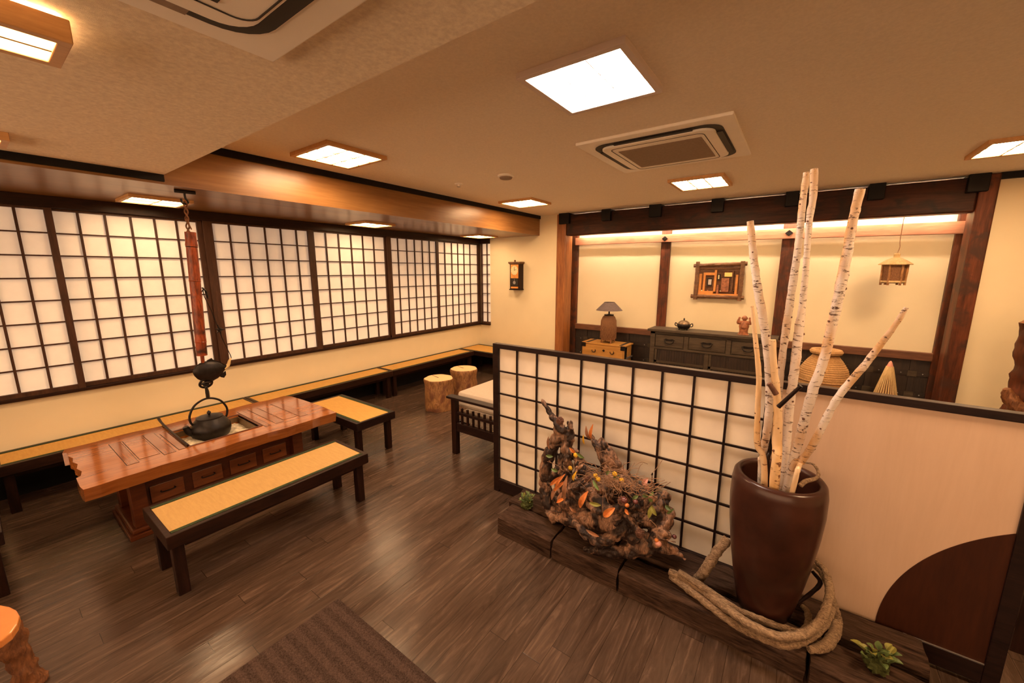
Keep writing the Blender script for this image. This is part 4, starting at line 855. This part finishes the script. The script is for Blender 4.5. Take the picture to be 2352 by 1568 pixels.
# drawer chest
t = thing('drawer_chest', (-2.52, 6.26, 0), 'honey coloured chest with black metal corners under the lamp', 'chest')
qx0, qx1, qy0, qy1, qz = -2.895, -2.15, 6.07, 6.43, .72
B(qx0, qy0, .02, qx1, qy1, qz-.02).build('body', 'chest', t, bev=.003); B(qx0-.01, qy0-.01, qz-.022, qx1+.01, qy1+.01, qz).build('top', 'chest', t, bev=.003)
for k in range(3):
    z = .06+k*.215; d_ = B(qx0+.03, qy0-.008, z, qx1-.03, qy0, z+.195).build('drawer', 'chest', t, bev=.002)
    for X in (-2.68, -2.36): MB().tube([(X+.032*math.cos(a_), qy0-.014, z+.105+.028*math.sin(a_)) for a_ in [q*PI/6+PI*.9 for q in range(9)]], .006, 6).build('drawer_pull', 'iron', d_)
    MB().prism([(-2.53,z+.12),(-2.505,z+.14),(-2.48,z+.12),(-2.505,z+.095)], 'y', qy0-.012, qy0-.007).build('lock_plate', 'iron', d_)
for X in (qx0-.012, qx1-.07):
    for z in (.02, qz-.075): B(X, qy0-.013, z, X+.08, qy0-.009, z+.07).build('metal_corner', 'iron', t)
for z in (.10, .30, .50): B(qx1+.008, qy0+.04, z, qx1+.02, qy1-.04, z+.025).build('side_bar', 'nail', t)
for y_ in (qy0-.012, qy1-.06): B(qx1+.0005, y_, .02, qx1+.0115, y_+.07, qz-.02).build('side_strap', 'iron', t)
for X in (qx0+.06, qx1-.10): B(X, qy0-.005, qz, X+.05, qy1, qz+.002).build('top_strap', 'slot', t)
# lamp
c = Vector((-2.51, 6.24, .722))
t = thing('basket_table_lamp', tuple(c), 'woven rattan table lamp with grey cone shade on the chest', 'table lamp')
MB().lathe([(.115,.05),(.122,.10),(.128,.2),(.130,.3),(.125,.37),(.10,.43),(.075,.455),(.07,.46)], c, 28, .04, 20).build('woven_body', 'basket', t, smooth=True)
mb = MB()
for k in range(20):
    for s_ in (-1, 1):
        mb.tube([c+Vector(((.129 if q < 5 else .118)*math.cos(2*PI*k/20+s_*q*.22), (.129 if q < 5 else .118)*math.sin(2*PI*k/20+s_*q*.22), .07+q*.052)) for q in range(7)], .0045, 5, 2)
mb.build('weave', 'basket', t)
for k in range(4): a_ = PI/4+PI/2*k; MB().tube([c+Vector((.10*math.cos(a_), .10*math.sin(a_), .12)), c+Vector((.118*math.cos(a_), .118*math.sin(a_), 0))], .012, 8).build('foot', 'basket', t)
MB().lathe([(.075,.455),(.08,.47),(.03,.475),(.014,.48),(.014,.56)], c, 16).build('neck', 'iron', t, smooth=True)
MB().lathe([(.215,.54),(.082,.675),(.078,.673),(.205,.54)], c, 40, cap=False).build('lamp_shade', 'shade', t, smooth=True)
# framed diorama
t = thing('framed_diorama', (-.975, 6.6, 1.76), 'miniature room scene in a rough bark frame on the alcove wall', 'picture')
dx0, dx1, dz0, dz1 = -1.265, -.675, 1.525, 1.995; yb, yf = 6.62, 6.545
for nm, pts in (('frame_bar', [(dx0-.055,dz1-.015),(dx1+.055,dz1+.01)]), ('frame_bar', [(dx0-.065,dz0-.0),(dx1+.055,dz0-.0)])):
    MB().tube([(pts[0][0],yf,pts[0][1]),((pts[0][0]+pts[1][0])/2,yf,(pts[0][1]+pts[1][1])/2),(pts[1][0],yf,pts[1][1])], .028, 10, 8, rough=.25, nf=14).build(nm, 'bark', t, smooth=True)
for x in (dx0, dx1): MB().tube([(x,yf-.01,dz0-.05),(x+.003,yf-.01,1.76),(x,yf-.01,dz1+.045)], .028, 10, 8, rough=.25, nf=14).build('frame_bar', 'bark', t, smooth=True)
B(dx0, yb-.012, dz0, dx1, yb, dz1).build('backboard', 'bark', t); B(dx0+.02, yf-.005, dz0+.02, dx1-.02, yb, dz0+.045).build('shelf', 'orange_wood', t)
MB().tube([(dx0,yf+.01,dz1-.065),(dx1,yf+.01,dz1-.055)], .016, 8, rough=.2, smooth=False).build('roof_beam', 'bark', t)
for (a_, b_, c1, d1, mt, dp) in [(-1.235,1.55,-1.20,1.86,'orange_wood',.05),(-1.18,1.60,-1.15,1.88,'orange_wood',.04),(-1.15,1.84,-1.03,1.88,'orange_wood',.04),(-1.03,1.60,-1.0,1.92,'orange_wood',.045),(-1.13,1.68,-1.06,1.80,'slot',.03),(-1.11,1.70,-1.065,1.78,'nail',.034),
        (-.985,1.77,-.955,1.86,'iron',.05),(-.978,1.785,-.962,1.845,'clockface',.054),(-.93,1.60,-.83,1.80,'statue',.05),(-.90,1.82,-.80,1.88,'brass',.03),(-.80,1.62,-.78,1.90,'bark',.045),(-1.21,1.57,-1.03,1.605,'orange_wood',.06),(-.99,1.57,-.96,1.70,'statue',.055),(-.75,1.56,-.72,1.85,'orange_wood',.045)]:
    B(a_, yb-.012-dp, b_, c1, yb-.012, d1).build('miniature_piece', mt, t, bev=.002)
for k in range(6): MB().ball((-1.19+k*.085, yf+.03, 1.61), .013, 10, 7, (1,1,.8)).build('miniature_pot', ['clockface','statue','iron'][k % 3], t, smooth=True)
# hanging lantern
c = Vector((.858, 6.19, 1.745))
t = thing('hanging_bamboo_lantern', tuple(c), 'small pale woven bamboo lantern hanging from the dark beam', 'lantern')
mb = MB(); mb.lathe([(.145,.225),(.148,.232),(.09,.275),(.035,.305),(.012,.31)], c, 6); mb.build('roof', 'bamboo_pale', t)
MB().lathe([(.095,.02),(.097,.11),(.10,.225)], c, 6, cap=False).build('woven_wall', 'basket', t)
for k in range(6): a_ = 2*PI*k/6; MB().tube([c+Vector((.10*math.cos(a_), .10*math.sin(a_), .0)), c+Vector((.105*math.cos(a_), .105*math.sin(a_), .226))], .011, 8).build('post', 'logbark', t)
MB().lathe([(.112,.03),(.112,.05),(.10,.05),(.10,.03)], c, 6, cap=False).build('base_ring', 'bamboo_pale', t)
MB().lathe([(.03,.30),(.026,.32),(.03,.34),(.02,.355)], c, 12).build('finial', 'bamboo_pale', t)
MB().tube([c+Vector((0,0,.35)), c+Vector((.012,0,.42)), c+Vector((.004,0,.5)), c+Vector((.01,.03,.757))], .0035, 6).build('cord', 'twig', t)
# rope basket
c = (.365, 6.24, 0)
t = thing('rope_basket', c, 'large round coiled straw rope basket behind the partition', 'basket')
prof = []; core = [(.16,0),(.23,.10),(.265,.28),(.272,.48),(.262,.60),(.235,.70),(.18,.79),(.14,.84),(.125,.875)]
for i in range(len(core)-1):
    for k in range(8): u = k/8; r = core[i][0]*(1-u)+core[i+1][0]*u; prof.append((r+.006*(k % 2), core[i][1]*(1-u)+core[i+1][1]*u))
MB().lathe(prof, c, 56, .015, 30).build('body', 'ropebasket', t, smooth=True)
MB().lathe([(.12,.875),(.16,.885),(.17,.91),(.155,.935),(.12,.935),(.10,.91),(.12,.875)], c, 48, .02, 30).build('rim', 'ropebasket', t, smooth=True)
mb = MB()
for r, z in ((.272,.48),(.27,.55)): mb.tube([(c[0]+(r+.004)*math.cos(2*PI*k/40), c[1]+(r+.004)*math.sin(2*PI*k/40), z) for k in range(41)], .006, 6, 1, smooth=False)
mb.build('dark_band', 'basket', t)
# conical bamboo trap
c = Vector((.965, 6.25, 0))
t = thing('bamboo_cone', tuple(c), 'pale ribbed bamboo cone with red tip standing behind the partition', 'basket')
MB().lathe([(.19,0),(.15,.20),(.105,.42),(.05,.68),(.025,.78)], c, 40, cap=True).build('core', 'basket', t, smooth=True)
mb = MB()
for k in range(26):
    a_ = 2*PI*k/26; mb.tube([c+Vector((r*math.cos(a_), r*math.sin(a_), z)) for r, z in ((.195,0),(.155,.20),(.11,.42),(.055,.68),(.028,.80))], .006, 6, 2)
mb.build('ribs', 'bamboo_pale', t)
MB().lathe([(.032,.76),(.03,.80),(.015,.85),(.004,.865)], c, 16).build('tip', 'pink', t, smooth=True)
# standing trunk at the right edge
t = thing('standing_trunk', (1.79, 5.4, 0), 'dark polished tree trunk standing at the right edge by the wall', 'trunk')
P = [(1.78,5.4,0),(1.78,5.4,.3),(1.785,5.4,.62),(1.80,5.4,.85),(1.795,5.4,1.15),(1.785,5.4,1.46)]
MB().tube(P, [.20,.19,.165,.155,.17,.175], 28, 8, rough=.16, nf=3).build('trunk', 'oldz', t, smooth=True)
MB().tube([(1.70,5.3,.70),(1.61,5.28,.80),(1.58,5.27,.88)], [.07,.05,.025], 14, rough=.3).build('branch_stub', 'burl', t, smooth=True)
MB().lathe([(.165,1.455),(.15,1.475),(.02,1.478)], (1.785,5.4,0), 28, .1, 4).build('cut_top', 'burl', t)
# ------------------------------------------------------------------ world and view
W = bpy.data.worlds.new('world'); S.world = W; W.use_nodes = True
W.node_tree.nodes['Background'].inputs[0].default_value = (1,.60,.33,1); W.node_tree.nodes['Background'].inputs[1].default_value = 1.95
S.view_settings.view_transform = 'Standard'; S.view_settings.look = 'None'; S.view_settings.gamma = 1; S.view_settings.exposure = 1.22
S.cycles.max_bounces = 10; S.cycles.diffuse_bounces = 7; S.cycles.glossy_bounces = 3; S.cycles.use_denoising = True
S.cycles.sample_clamp_indirect = 6; S.cycles.caustics_reflective = False; S.cycles.caustics_refractive = False
